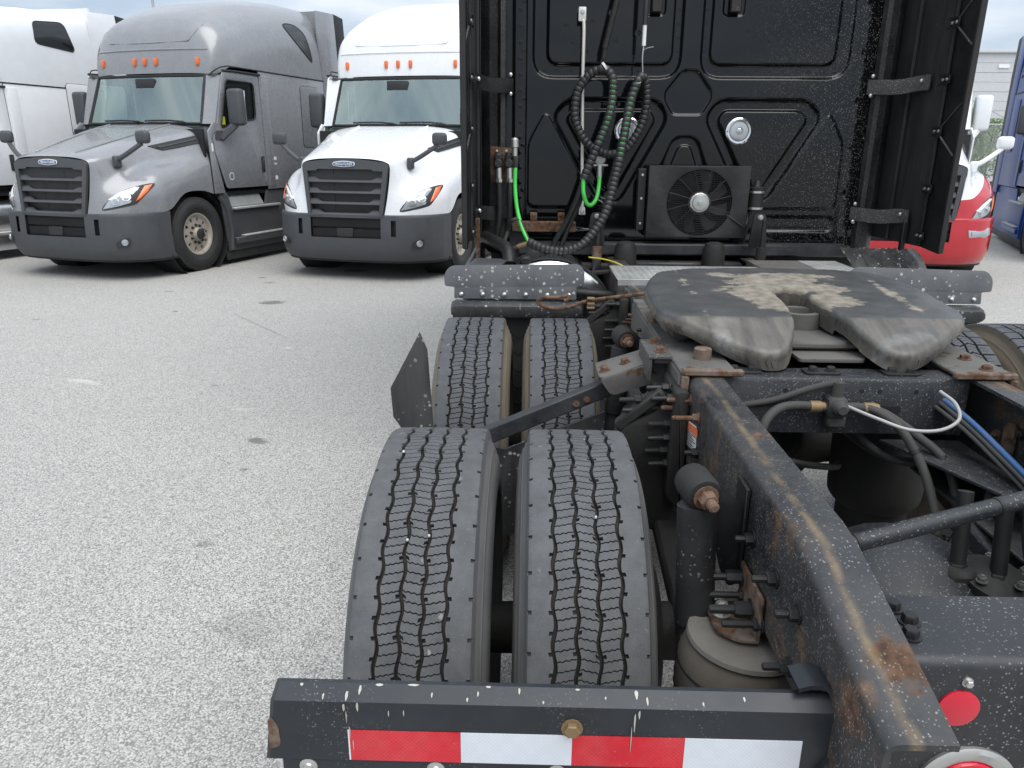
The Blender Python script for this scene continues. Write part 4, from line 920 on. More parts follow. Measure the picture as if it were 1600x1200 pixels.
# air lines and cables between the rails
val = part('relay_valve', 'hose_grey', lambda b: (b.box((-0.055, 1.93, 0.985), (-0.005, 1.98, 1.045), 0.008), b.cyl((-0.03, 1.955, 1.04), (-0.03, 1.955, 1.085), 0.016, 10), b.cyl((-0.09, 1.955, 1.012), (0.035, 1.955, 1.012), 0.014, 10), b.rev((-0.03, 1.93, 1.02), (0, -1, 0), [(0, 0.022), (0.02, 0.02), (0.03, 0.012)], 10), b.box((-0.05, 1.94, 0.955), (0.0, 1.975, 0.99), 0.006)))
HOSES = [('hose_grey', 0.0125, [(-0.07, 1.955, 1.012), (-0.13, 1.95, 1.018), (-0.19, 1.93, 1.015), (-0.235, 1.90, 0.985), (-0.25, 1.88, 0.92), (-0.25, 1.86, 0.84)]),
 ('hose_grey', 0.0125, [(0.02, 1.955, 1.014), (0.07, 1.94, 1.01), (0.13, 1.90, 0.97), (0.17, 1.84, 0.89), (0.19, 1.79, 0.80), (0.20, 1.74, 0.70)]),
 ('hose_grey', 0.012, [(0.04, 1.965, 1.01), (0.10, 1.95, 1.0), (0.18, 1.91, 0.95), (0.235, 1.85, 0.90), (0.25, 1.80, 0.82), (0.245, 1.75, 0.73), (0.235, 1.70, 0.64)]),
 ('hose_grey', 0.0095, [(-0.03, 1.955, 1.085), (-0.10, 1.97, 1.06), (-0.20, 1.98, 1.02), (-0.30, 1.99, 1.0)]),
 ('hose_grey', 0.010, [(0.06, 2.1, 0.93), (0.12, 2.0, 0.87), (0.2, 1.95, 0.85), (0.3, 1.95, 0.88)]),
 ('hose_white', 0.0048, [(-0.01, 1.93, 1.024), (0.05, 1.87, 1.01), (0.12, 1.84, 0.992), (0.20, 1.84, 0.992), (0.255, 1.86, 1.015), (0.262, 1.90, 1.045), (0.25, 1.96, 1.06)]),
 ('hose_blue', 0.0075, [(0.255, 2.08, 1.05), (0.30, 1.90, 1.005), (0.318, 1.70, 0.955), (0.325, 1.45, 0.90), (0.33, 1.1, 0.86)]),
 ('hose_blue', 0.006, [(0.265, 2.08, 1.035), (0.305, 1.90, 0.99), (0.322, 1.70, 0.94), (0.325, 1.45, 0.885), (0.33, 1.1, 0.85)]),
 ('hose_grey', 0.006, [(0.245, 2.08, 1.045), (0.29, 1.90, 0.995), (0.31, 1.70, 0.945), (0.315, 1.45, 0.89), (0.32, 1.1, 0.85)]),
 ('hose_grey', 0.006, [(0.235, 2.08, 1.03), (0.285, 1.88, 0.98), (0.31, 1.68, 0.925), (0.315, 1.45, 0.875), (0.32, 1.1, 0.84)]),
 ('rubber_black', 0.006, [(-0.26, 1.24, 0.985), (-0.25, 1.21, 0.95), (-0.235, 1.16, 0.90), (-0.215, 1.10, 0.84), (-0.2, 1.05, 0.76)]),
 ('rubber_black', 0.007, [(0.16, 1.42, 1.0), (0.165, 1.40, 0.90), (0.18, 1.36, 0.82), (0.21, 1.33, 0.77), (0.26, 1.30, 0.75)])]
for mt, r_, pts in HOSES: part('air_hose', mt, lambda b: b.tube(pts, r_, 10))
for p in ((0.155, 1.865, 0.925), (0.225, 1.86, 0.91), (0.24, 1.78, 0.79)): part('hose_clip', 'rubber_black', lambda b: b.rev(p, (0.25, -0.5, -0.8), [(0, 0.016), (0.01, 0.016)], 12))
for p in ((-0.10, 1.954, 1.014), (0.045, 1.95, 1.012), (0.197, 1.755, 0.735), (0.235, 1.715, 0.66)): part('hose_fitting', 'brass' if p[0] < 0.1 else 'grimy_black', lambda b: b.rev(p, (1, 0, 0) if p[0] < 0.1 else (0, -0.4, -0.9), [(0, 0.016), (0.03, 0.016), (0.032, 0.013), (0.04, 0.013)], 10))
# gusset and shelf on the right rail
part('rail_gusset', 'rail_black', lambda b: (b.prism([(0.12, 1.985), (0.342, 1.985), (0.342, 1.55), (0.29, 1.55)], 0.008, Matrix.Translation((0, 0, 0.90)), 0.001), b.box((0.225, 1.2, 0.815), (0.345, 2.0, 0.824), 0.002)))
for y in (1.62, 1.74, 1.86): part('bracket_tab', 'rusty', lambda b: b.box((0.395, y, 0.90), (0.423, y+0.04, 1.0), 0.01))
# small stones caught in the tread of the two rear tyres on the left
def tread_pt(x, ang, r=0.511): return V(x, RY-sin(ang)*r, 0.51+cos(ang)*r)
for k, (x, a) in enumerate(((-XO-0.0215, 0.62), (-XO+0.0215, 0.60), (-XO-0.066, 0.10), (-XI+0.0215, 0.50))):
    p_ = tread_pt(x, a, 0.5075); part('trapped_stone', 'label_white', lambda b: b.rev(p_, (0.2, -sin(a), cos(a)), [(-0.004, 0.001), (-0.002, 0.0036), (0.001, 0.0032), (0.003, 0.001)], 6))
# brake plumbing on the rear axle housing
bc = part('brake_valve', 'grimy_black', lambda b: (b.rev((0.16, 1.47, 0.74), (0.1, -0.2, 1), [(0, 0.06), (0.01, 0.075), (0.05, 0.078), (0.06, 0.06), (0.08, 0.03)], 18), b.box((0.05, 1.44, 0.76), (0.12, 1.52, 0.81), 0.012)))
for x_, y_ in ((0.085, 1.48), (0.15, 1.44)):
    part('hose_end', 'rubber_black', lambda b: (b.cyl((x_, y_, 0.80), (x_+0.01, y_+0.04, 0.97), 0.0165, 12), b.rev((x_, y_, 0.79), (0, 0.1, 1), [(0, 0.021), (0.02, 0.021), (0.024, 0.018)], 6)))
for k in range(5):
    a = 2*pi*k/5; bolt(bc, (0.16+0.062*cos(a), 1.465+0.062*sin(a), 0.80), (0, 0, 1), 0.009, 0.01, 0.006, 'dusty_steel')
for pts_, r_, mt_ in (([(0.10, 1.50, 0.80), (0.13, 1.54, 0.77), (0.20, 1.56, 0.76), (0.25, 1.50, 0.75), (0.28, 1.40, 0.74)], 0.011, 'hose_grey'), ([(0.22, 1.36, 0.78), (0.17, 1.33, 0.80), (0.10, 1.34, 0.79), (0.04, 1.38, 0.77)], 0.009, 'rubber_black'), ([(0.30, 1.75, 0.90), (0.26, 1.66, 0.80), (0.27, 1.55, 0.72), (0.31, 1.45, 0.70)], 0.012, 'hose_grey'), ([(-0.30, 2.02, 0.93), (-0.22, 1.95, 0.88), (-0.10, 1.96, 0.84), (0.05, 2.08, 0.78), (0.15, 2.3, 0.70)], 0.010, 'rubber_black'), ([(0.05, 2.2, 0.9), (0.15, 2.05, 0.84), (0.25, 1.98, 0.84), (0.32, 1.9, 0.86)], 0.011, 'hose_grey')):
    part('air_hose', mt_, lambda b: b.tube(pts_, r_, 10))
part('gladhand_loop', 'hose_grey', lambda b: b.tube([(0.30, 1.56, 0.965), (0.335, 1.52, 0.975), (0.345, 1.47, 0.955), (0.335, 1.43, 0.93)], 0.009, 8))
# ------------------------------------------------------------------ rear wall of the sleeper cab: pressed panel
WY = 4.5
def sdf(poly, X, Z):
    """signed distance (negative inside) of a polygon on arrays X, Z"""
    d = np.full(X.shape, 1e9); s = np.ones(X.shape); N = len(poly)
    for i in range(N):
        (ax, az), (bx, bz) = poly[i-1], poly[i]; ex, ez = bx-ax, bz-az; wx_, wz_ = X-ax, Z-az
        t = np.clip((wx_*ex+wz_*ez)/(ex*ex+ez*ez+1e-12), 0, 1); d = np.minimum(d, (wx_-ex*t)**2+(wz_-ez*t)**2)
        c1 = Z >= az; c2 = Z < bz; c3 = ex*wz_ > ez*wx_
        s = np.where((c1 & c2 & c3) | (~c1 & ~c2 & ~c3), -s, s)
    return s*np.sqrt(d)
def sst(a, b, x): t = np.clip((x-a)/(b-a), 0, 1); return t*t*(3-2*t)
def back_wall():
    xs = np.arange(-1.02, 1.0201, 0.0055); zs = np.arange(1.16, 2.66, 0.0055); X, Z = np.meshgrid(xs, zs); H = np.zeros(X.shape)
    rp_ = lambda p, r: round_poly(p, r, 6)
    for s in (-1, 1):
        # big upper panels: outer step down, inner panel raised again
        o = [(s*0.05, 2.9), (s*0.05, 2.065), (s*0.88, 2.065), (s*0.88, 2.9)]; i = [(s*0.10, 2.9), (s*0.10, 2.135), (s*0.80, 2.135), (s*0.80, 2.9)]
        H -= 0.022*sst(0.004, -0.016, sdf(rp_(o, .12), X, Z)); H += 0.020*sst(0.003, -0.012, sdf(rp_(i, .07), X, Z))
        wv = [(s*0.155, 2.9), (s*0.155, 2.385), (s*0.275, 2.385), (s*0.275, 2.9)]; H -= 0.008*sst(0.003, -0.006, sdf(rp_(wv, .03), X, Z))
        # triangular lower panels
        o = [(s*0.095, 1.86), (s*0.165, 1.965), (s*0.68, 1.965), (s*0.77, 1.87), (s*0.50, 1.40), (s*0.36, 1.38)]; i = [(s*0.17, 1.85), (s*0.205, 1.905), (s*0.64, 1.905), (s*0.69, 1.855), (s*0.455, 1.455), (s*0.385, 1.45)]
        H -= 0.024*sst(0.004, -0.020, sdf(rp_(o, .06), X, Z)); H += 0.022*sst(0.003, -0.014, sdf(rp_(i, .035), X, Z))
        # diagonal side creases and lower oblong
        o = [(s*0.90, 1.72), (s*0.90, 1.36), (s*0.42, 1.36), (s*0.62, 1.60), (s*0.80, 1.90)]; H += 0.007*sst(0.004, -0.008, sdf(rp_(o, .05), X, Z))
        o = [(s*0.44, 1.23), (s*0.90, 1.23), (s*0.90, 1.32), (s*0.44, 1.32)]; H -= 0.010*sst(0.003, -0.01, sdf(rp_(o, .035), X, Z))
        H += 0.014*sst(0.905, 0.918, s*X)-0.014*sst(0.975, 0.99, s*X)
        for k in range(16):
            for (dx, dz) in ((s*0.945, 1.42+k*0.083), (s*0.925, 1.46+k*0.083) if k % 3 == 0 else (9, 9)): H += 0.004*np.exp(-((X-dx)**2+(Z-dz)**2)/0.007**2)
        for k in range(10): H -= 0.0025*np.exp(-((X-s*(0.14+k*0.075))**2+(Z-2.10)**2)/0.006**2)
        for k in range(5): H -= 0.0025*np.exp(-((X-s*0.075)**2+(Z-(2.2+k*0.07))**2)/0.006**2)
        for k in range(6): H -= 0.0025*np.exp(-((X-s*(0.24+k*0.075))**2+(Z-1.935)**2)/0.006**2)
        for dx, dz in ((0.45, 2.40), (0.55, 2.35), (0.70, 2.33), (0.42, 2.25), (0.66, 2.24), (0.58, 2.2), (0.3, 2.3)): H -= 0.003*np.exp(-((X-s*dx)**2+(Z-dz)**2)/0.008**2)
    o = [(-0.045, 2.115), (0.045, 2.115), (0.135, 2.0), (0.135, 1.955), (0.085, 1.872), (-0.085, 1.872), (-0.135, 1.955), (-0.135, 2.0)]
    H -= 0.014*sst(0.003, -0.012, sdf(rp_(o, .03), X, Z))
    o = [(-0.19, 1.45), (-0.07, 1.765), (0.07, 1.765), (0.19, 1.45)]; i = [(-0.13, 1.45), (-0.035, 1.715), (0.035, 1.715), (0.13, 1.45)]
    H -= 0.016*sst(0.003, -0.014, sdf(rp_(o, .06), X, Z)); H += 0.014*sst(0.003, -0.010, sdf(rp_(i, .04), X, Z))
    # slight oil-canning of the sheet
    H += 0.0016*np.sin(X*5.1+Z*3.0)*np.sin(Z*4.3-X*1.7+1.0)
    nz, nx = X.shape; verts = np.stack([X, WY-H, Z], -1).reshape(-1, 3)
    idx = np.arange(nz*nx).reshape(nz, nx); q = np.stack([idx[:-1, :-1], idx[:-1, 1:], idx[1:, 1:], idx[1:, :-1]], -1).reshape(-1, 4)
    me = bpy.data.meshes.new('cab_back_wall'); me.from_pydata(verts.tolist(), [], q.tolist()); me.update()
    return link('cab_back_wall', me, 'cab_black', TR, 180)
wall = back_wall()
# sleeper, cab and hood shell ahead of the wall
def shell(b):
    rows = []
    for Y, wd, zb, zt, rc in ((4.53, 1.02, 1.10, 3.70, 0.05), (4.56, 1.14, 1.08, 3.78, 0.12), (4.66, 1.195, 1.05, 3.84, 0.16), (6.2, 1.20, 1.05, 3.86, 0.22), (7.0, 1.20, 1.05, 3.55, 0.3), (7.45, 1.18, 1.05, 2.9, 0.25), (7.65, 1.15, 1.05, 2.10, 0.2), (7.75, 1.05, 1.0, 1.95, 0.2), (8.6, 0.95, 0.95, 1.72, 0.2), (9.35, 0.75, 0.9, 1.5, 0.15), (9.42, 0.6, 0.95, 1.4, 0.1)):
        pl = round_poly([(-wd, zb), (wd, zb), (wd, zt), (-wd, zt)], rc, 5); rows.append([(x, Y, z) for x, z in pl])
    b.grid(rows, closed=True); b.bm.verts.ensure_lookup_table(); n = len(rows[0])
    b.bm.faces.new([b.bm.verts[i] for i in range(n)]); b.bm.faces.new([b.bm.verts[i+n*(len(rows)-1)] for i in range(n)])
part('cab_body', 'paint_black', shell, TR, 50)
part('upper_back_panel', 'cab_black', lambda b: b.box((-1.02, 4.498, 2.655), (1.02, 4.54, 3.70), 0.004))
part('cab_sill', 'cab_black', lambda b: (b.box((-1.0, 4.488, 1.115), (0.30, 4.56, 1.165), 0.006), b.box((0.30, 4.488, 1.135), (1.0, 4.56, 1.165), 0.006)))
part('sill_bolts', 'black_part', lambda b: [b.hexbolt((-0.9+k*0.13, 4.4875, 1.14), (0, -1, 0), 0.007, 0.005) for k in range(15)])
part('engine_block', 'grimy_black', lambda b: (b.box((-0.42, 4.75, 0.45), (0.42, 8.8, 1.06), 0.05), b.box((-0.33, 4.2, 0.5), (0.33, 4.8, 0.82), 0.05)))
for s in (-1, 1): wheel(TR, (s*1.03, 8.25, 0.51), TYRE_C, 'tyre_plain', s)
# corner posts between wall and side
for s in (-1, 1):
    def post(b):
        P = [(1.018, 4.502), (1.03, 4.47), (1.055, 4.465), (1.06, 4.50), (1.075, 4.52), (1.12, 4.525), (1.16, 4.56), (1.19, 4.64)]
        b.grid([[(s*x, y, z) for x, y in P] for z in (1.14, 1.6, 2.1, 2.7, 3.6)])
    part('corner_post', 'cab_black_dusty', post, TR, 30)
# side extender panels with flexible rear edge, clips, stays
for s in (-1, 1):
    def ex_x(Y): return 1.175+0.052*((4.62-Y)/0.75)
    def ext(b):
        rows = []
        for z in np.linspace(1.20, 3.8, 14):
            lo = 0.0 if z > 1.25 else 0.0; row = []
            for Y in (4.60, 4.45, 4.30, 4.15, 4.05): row.append((s*ex_x(Y), Y, z))
            for Y in (4.05, 4.15, 4.30, 4.45, 4.60): row.append((s*(ex_x(Y)+0.010), Y, z))
            rows.append(row)
        b.grid(rows, closed=True); b.bm.verts.ensure_lookup_table(); b.bm.faces.new([b.bm.verts[i] for i in range(10)])
    ep = part('side_extender', 'panel_black', ext, TR, 30)
    def flex(b):
        b.prism([(4.07, 1.20), (3.885, 1.185), (3.87, 1.20), (3.87, 3.8), (4.07, 3.8)], 0.012, frame_M((s*1.214-0.006, 0, 0), (0, 1, -0.0), (0, 0, 1)), 0.003)
        b.box((s*1.213-0.016, 3.868, 1.19), (s*1.213+0.016, 3.888, 3.8), 0.005)
    part('flexible_edge', 'rubber_black', flex, ep)
    def rib(b):
        b.box((s*1.193-0.006, 4.055, 1.21), (s*1.193+0.008, 4.075, 3.8), 0.002)
        b.box((s*1.172-0.012, 4.38, 1.21), (s*1.172+0.004, 4.388, 3.8), 0.002)
    part('stiffener', 'panel_black', rib, ep)
    for z in (1.26, 1.50, 1.785, 2.03, 2.29, 2.55):
        cl = MB(); xx = s*1.190
        cl.box((xx-s*0.012-0.004, 4.015, z-0.024), (xx-s*0.012+0.004, 4.105, z-0.020), 0); cl.box((xx-s*0.012-0.004, 4.015, z+0.020), (xx-s*0.012+0.004, 4.105, z+0.024), 0)
        cl.box((xx-0.004, 4.02, z-0.02), (xx+0.004, 4.10, z+0.02), 0.002); c_ = cl.build('clip', 'black_part', ep)
        for yy in (4.04, 4.08): part('screw', 'zinc', lambda b: b.rev((xx-s*0.004, yy, z), (-s, 0, 0), [(0, 0.0095), (0.004, 0.009), (0.007, 0.005), (0.0075, 0.0005)], 10), ep)
    for z in (1.785, 2.29):
        part('stay_rod', 'bracket_dusty', lambda b: (b.cyl((s*1.195, 4.04, z-0.02), (s*1.206, 3.90, z-0.12), 0.005, 6), b.cyl((s*1.195, 4.04, z+0.02), (s*1.206, 3.90, z+0.13), 0.003, 6)), ep)
    for z in (2.03, 1.345):
        def brace(b):
            a = [V(s*0.985, 4.485, z-0.005), V(s*1.03, 4.43, z-0.008), V(s*1.10, 4.36, z-0.012), V(s*1.165, 4.28, z), V(s*1.18, 4.20, z)]
            rows = [[p+V(0, 0.006, 0.038), p+V(0, -0.006, 0.038), p+V(0, -0.010, 0), p+V(0, -0.006, -0.038), p+V(0, 0.006, -0.038)] for p in spline(a, 4)]
            b.grid(rows, closed=True)
        br = part('extender_brace', 'bracket_dusty' if s > 0 else 'black_part', brace)
        for p in (V(s*1.0, 4.468, z-0.05), V(s*1.0, 4.468, z+0.05), V(s*1.165, 4.255, z+0.01)): part('bolt', 'zinc', lambda b: b.rev(p, (0, -1, 0), [(0, 0.012), (0.006, 0.011), (0.010, 0.006), (0.0105, 0.0005)], 10), br)
    part('lower_post', 'black_part' if s > 0 else 'rusty', lambda b: b.box((s*1.17-0.012, 4.18, 1.08), (s*1.17+0.012, 4.21, 1.32), 0.003))
# lower fairing pieces behind the steps
part('step_fairing', 'plastic_dark', lambda b: (b.prism([(-1.20, 3.66), (-1.04, 3.66), (-0.99, 3.98), (-1.17, 4.02)], 0.008, Matrix.Translation((0, 0, 1.118)), 0.002), b.box((-1.21, 3.66, 0.62), (-1.19, 5.2, 1.12), 0.004)))
part('wiring_boot', 'rubber_black', lambda b: b.tube([(-1.14, 4.35, 1.20), (-1.06, 4.15, 1.19), (-1.0, 4.02, 1.17), (-0.985, 3.95, 1.10)], 0.035, 10))
def crump(b):
    rows = []
    for i in range(25):
        x = 0.84+i/24*0.40; row = []
        for j in range(9):
            t = j/8; y = 4.20-0.28*t; z = 1.175-0.07*t*t-0.09*t+0.012*sin(i*1.3+j*0.5)*t+0.006*sin(i*2.9)
            row.append((x, y+0.012*sin(i*0.9+j), z))
        rows.append(row)
    b.grid(rows)
part('splash_curtain', 'rubber_splashed', crump, TR, 60)
# work lamps
for x in (-0.332, 0.300):
    lp = part('work_lamp', 'polished', lambda b: b.rev((x, 4.506, 1.79), (0, -1, 0), [(0, 0.074), (0.010, 0.074), (0.016, 0.066), (0.014, 0.056), (0.006, 0.055)], 32, cap=False))
    part('lens', 'lens_clear', lambda b: (b.rev((x, 4.499, 1.79), (0, -1, 0), [(0, 0.055), (0.008, 0.050), (0.012, 0.03), (0.012, 0.022), (0.008, 0.020), (0.013, 0.012), (0.014, 0.0005)], 28, cap=False)), lp)
    for k in range(3): part('screw', 'black_part', lambda b: b.rev((x+0.065*sin(k*2.09+0.5), 4.492, 1.79+0.065*cos(k*2.09+0.5)), (0, -1, 0), [(0, 0.004), (0.002, 0.004)], 8), lp)
# condenser unit with fan
def box_(b):
    fx, fz, fr = 0.078, 1.402, 0.185
    outer = [(-0.215, 1.205), (0.352, 1.205), (0.352, 1.603), (-0.215, 1.603)]
    hole = [(fx+fr*cos(2*pi*k/40), fz+fr*sin(2*pi*k/40)) for k in range(40)]
    b.prism(outer, 0.022, frame_M((0, 4.375, 0), (1, 0, 0), (0, 0, 1)), 0.002, [hole])
    b.box((-0.21, 4.376, 1.21), (0.347, 4.49, 1.22), 0); b.box((-0.21, 4.376, 1.59), (0.347, 4.49, 1.60), 0); b.box((-0.215, 4.376, 1.205), (-0.20, 4.49, 1.602), 0); b.box((0.337, 4.376, 1.205), (0.351, 4.49, 1.602), 0)
ac = part('condenser_unit', 'coated_black', box_) if False else None
paint('crinkled_black', (0.012, 0.012, 0.013), 0.45, dust=0.2, dustc=(0.05, 0.05, 0.05), bump=1.0, bump_scale=16)
ac = part('condenser_unit', 'crinkled_black', box_)
part('condenser_core', 'grimy_black', lambda b: [b.box((-0.195, 4.43, 1.225+k*0.0125), (0.33, 4.47, 1.231+k*0.0125), 0) for k in range(30)], ac)
FC = V(0.078, 4.352, 1.402)
def guard(b):
    for k in range(12):
        a = 2*pi*k/12+0.1; b.cyl(FC+V(cos(a)*0.045, -0.006, sin(a)*0.045), FC+V(cos(a+0.12)*0.182, 0, sin(a+0.12)*0.182), 0.0022, 6)
    for k in range(14):
        r_ = 0.056+k*0.0098; pts = [FC+V(cos(2*pi*i/36)*r_, -0.004*(1-k/13), sin(2*pi*i/36)*r_) for i in range(37)]; b.tube(pts, 0.0016, 5, 1, cap=False)
part('fan_guard', 'black_part', guard, ac)
def blades(b):
    for k in range(8):
        a = 2*pi*k/8; c_, s_ = cos(a), sin(a); rows = []
        for r_ in (0.05, 0.09, 0.13, 0.172):
            sw = 0.35*(r_-0.05)/0.12
            rows.append([FC+V(cos(a+sw+d)*r_, 0.035+e, sin(a+sw+d)*r_) for d, e in ((0, 0.0), (0.22, 0.012), (0.44, 0.022))])
        b.grid(rows)
part('fan_blade_wheel', 'seam_dark', blades, ac)
part('fan_hub', 'zinc', lambda b: b.rev(FC+V(0, 0.01, 0), (0, -1, 0), [(0, 0.056), (0.016, 0.055), (0.02, 0.05), (0.02, 0.044), (0.026, 0.04), (0.028, 0.012), (0.032, 0.01), (0.032, 0.0005)], 24), ac)
part('hub_rim', 'black_part', lambda b: b.rev(FC+V(0, 0.008, 0), (0, -1, 0), [(0, 0.066), (0.012, 0.064), (0.013, 0.057)], 24, cap=False), ac)
part('side_rail', 'black_part', lambda b: (b.box((-0.268, 4.40, 1.24), (-0.222, 4.47, 1.585), 0.004)), ac)
for z in (1.28, 1.42, 1.55): part('screw', 'zinc', lambda b: b.rev((-0.245, 4.40, z), (0, -1, 0), [(0, 0.008), (0.004, 0.007), (0.005, 0.0005)], 10), ac)
part('lead', 'black_part', lambda b: (b.tube([(0.23, 4.36, 1.34), (0.29, 4.35, 1.30), (0.345, 4.36, 1.27), (0.37, 4.40, 1.32), (0.375, 4.43, 1.40)], 0.006, 8), b.tube([(0.36, 4.42, 1.50), (0.385, 4.40, 1.40), (0.375, 4.40, 1.28), (0.36, 4.40, 1.18)], 0.009, 8)), ac)
dr = part('filter_drier', 'black_part', lambda b: b.rev((0.41, 4.41, 1.355), (0, 0, 1), [(0, 0.03), (0.004, 0.042), (0.13, 0.042), (0.135, 0.025), (0.17, 0.012)], 18))
for z in (1.365, 1.455): part('band', 'zinc', lambda b: b.rev((0.41, 4.41, z), (0, 0, 1), [(0, 0.0435), (0.012, 0.0435)], 18), dr)
# cab suspension: shocks, air cushions, brackets in the dark gap
for x in (-0.335, 0.165): part('cab_air_spring', 'grimy_black', lambda b: b.rev((x, 4.28, 1.05), (0, 0, 1), [(0, 0.05), (0.01, 0.065), (0.10, 0.062), (0.13, 0.05), (0.14, 0.03)], 20))
for x, mt in ((-0.505, 'rusty'), (0.405, 'grimy_black')):
    cs = part('cab_shock', 'black_part', lambda b: (b.rev((x, 4.20, 1.02), (0.02, 0.02, 1), [(0, 0.02), (0.01, 0.026), (0.085, 0.026), (0.09, 0.024), (0.14, 0.024), (0.145, 0.012), (0.30, 0.012)], 16), b.prism(round_poly([(-0.05, 0), (0.05, 0), (0.035, 0.19), (-0.035, 0.19)], 0.03), 0.02, frame_M((x, 4.29, 1.16), (1, 0, 0), (0, 0, 1)), 0.004)))
    part('dust_cap', mt, lambda b: b.rev((x+0.002, 4.202, 1.11), (0.02, 0.02, 1), [(0, 0.0275), (0.06, 0.0275), (0.062, 0.015)], 16), cs)
    part('bolt', 'zinc', lambda b: b.hexbolt((x, 4.268, 1.33), (0, -1, 0), 0.011, 0.008), cs)
part('cab_crossbeam', 'frame_black', lambda b: b.box((-0.95, 4.36, 1.10), (0.95, 4.46, 1.17), 0.01))
part('dunnage', 'grimy_black', lambda b: (b.tube([(-1.0, 4.30, 1.03), (-0.6, 4.22, 1.06), (-0.2, 4.25, 1.04), (0.3, 4.2, 1.05), (0.7, 4.3, 1.02)], 0.02, 8), b.tube([(-0.65, 4.15, 1.02), (-0.2, 4.1, 1.06), (0.25, 4.12, 1.05), (0.6, 4.1, 1.03)], 0.014, 8), b.box((0.55, 4.32, 0.95), (0.72, 4.45, 1.08), 0.02)))
part('yellow_cable', 'yellow_wire', lambda b: b.tube([(-0.55, 4.16, 1.115), (-0.47, 4.08, 1.115), (-0.40, 4.02, 1.10), (-0.34, 3.98, 1.07)], 0.004, 6))
# rusty bracket bar and gladhands on the left
rb = part('receiver_bar', 'rusty', lambda b: b.box((-0.985, 4.38, 1.228), (-0.615, 4.45, 1.285), 0.004))
for x in (-0.86, -0.70): part('tab', 'rusty', lambda b: (b.box((x-0.02, 4.42, 1.285), (x+0.02, 4.45, 1.335), 0.003), b.hexbolt((x, 4.42, 1.322), (0, -1, 0), 0.008, 0.006)), rb)
gp = part('gladhand_plate', 'rusty', lambda b: b.prism([(-1.11, 1.505), (-1.03, 1.505), (-0.965, 1.56), (-0.965, 1.69), (-1.11, 1.70)], 0.006, frame_M((0, 4.44, 0), (1, 0, 0), (0, 0, 1)), 0.001))
def glad(b, x):
    b.box((x-0.024, 4.375, 1.60), (x+0.024, 4.43, 1.665), 0.012); b.rev((x, 4.37, 1.605), (0, -1, 0.1), [(0, 0.027), (0.012, 0.026), (0.02, 0.018)], 14)
for x in (-1.065, -1.005):
    gh = part('gladhand', 'black_part', lambda b: glad(b, x), gp)
    part('coupling', 'zinc', lambda b: (b.cyl((x+0.004, 4.37, 1.595), (x+0.006, 4.365, 1.525), 0.016, 12), b.cyl((x+0.006, 4.365, 1.525), (x+0.006, 4.365, 1.505), 0.019, 6)), gp)
    part('hose', 'rubber_black', lambda b: b.tube([(x+0.006, 4.365, 1.51), (x+0.008, 4.36, 1.42), (x+0.006, 4.37, 1.30), (x-0.01, 4.38, 1.20)], 0.017, 10))
part('gladhand_seal', 'zinc', lambda b: [b.rev((x, 4.432, 1.675), (0, -1, 0), [(0, 0.008), (0.006, 0.007), (0.007, 0.0005)], 8) for x in (-1.075, -1.02)], gp)
part('junction_panel', 'panel_black', lambda b: b.box((-1.0, 4.43, 1.06), (-0.90, 4.46, 1.26), 0.004))
pl = part('cable_plug', 'zinc', lambda b: b.rev((-0.972, 4.38, 1.70), (0.02, -0.05, -1), [(-0.045, 0.014), (-0.035, 0.024), (0.005, 0.024), (0.01, 0.018), (0.055, 0.016)], 14))
part('plug_boot', 'hose_grey', lambda b: b.rev((-0.968, 4.377, 1.648), (0.02, -0.02, -1), [(0, 0.019), (0.06, 0.015), (0.065, 0.011)], 12), pl)
part('green_cable', 'hose_green', lambda b: b.tube([(-0.967, 4.376, 1.60), (-0.968, 4.36, 1.48), (-0.955, 4.33, 1.36), (-0.925, 4.28, 1.26), (-0.885, 4.24, 1.185)], 0.0115, 10))
part('grey_cable', 'hose_grey', lambda b: b.tube([(-1.01, 4.36, 1.23), (-1.03, 4.32, 1.15), (-1.02, 4.29, 1.125), (-0.97, 4.26, 1.15), (-0.92, 4.25, 1.165), (-0.885, 4.24, 1.18)], 0.010, 8))
part('grey_cable', 'hose_grey', lambda b: b.tube([(-1.0, 4.36, 1.26), (-0.98, 4.31, 1.30), (-0.94, 4.30, 1.30), (-0.91, 4.27, 1.24), (-0.885, 4.24, 1.19)], 0.010, 8))
part('cable_joint', 'brass', lambda b: b.cyl((-0.95, 4.252, 1.158), (-0.895, 4.243, 1.178), 0.0125, 10))
# bundled air lines in wound sleeve, hung from two springs
part('hose_bundle', 'coil_sleeve', lambda b: b.tube([(-0.885, 4.24, 1.185), (-0.80, 4.20, 1.155), (-0.70, 4.18, 1.145), (-0.60, 4.18, 1.175), (-0.525, 4.20, 1.25), (-0.46, 4.22, 1.36), (-0.425, 4.25, 1.50), (-0.395, 4.27, 1.64), (-0.372, 4.28, 1.78), (-0.345, 4.30, 1.94), (-0.31, 4.31, 2.04), (-0.285, 4.32, 2.065)], 0.0245, 12, 6, True, (0.026, 0.86)), TR, 60)
part('hose_bundle', 'coil_sleeve', lambda b: b.tube([(-0.285, 4.33, 2.065), (-0.262, 4.35, 2.03), (-0.252, 4.36, 1.94), (-0.265, 4.37, 1.84), (-0.30, 4.37, 1.76), (-0.36, 4.37, 1.685), (-0.44, 4.37, 1.66), (-0.53, 4.37, 1.69), (-0.60, 4.37, 1.76), (-0.64, 4.37, 1.86), (-0.63, 4.37, 1.98), (-0.58, 4.36, 2.06), (-0.52, 4.34, 2.095), (-0.475, 4.33, 2.085)], 0.023, 12, 6, True, (0.026, 0.86)), TR, 60)
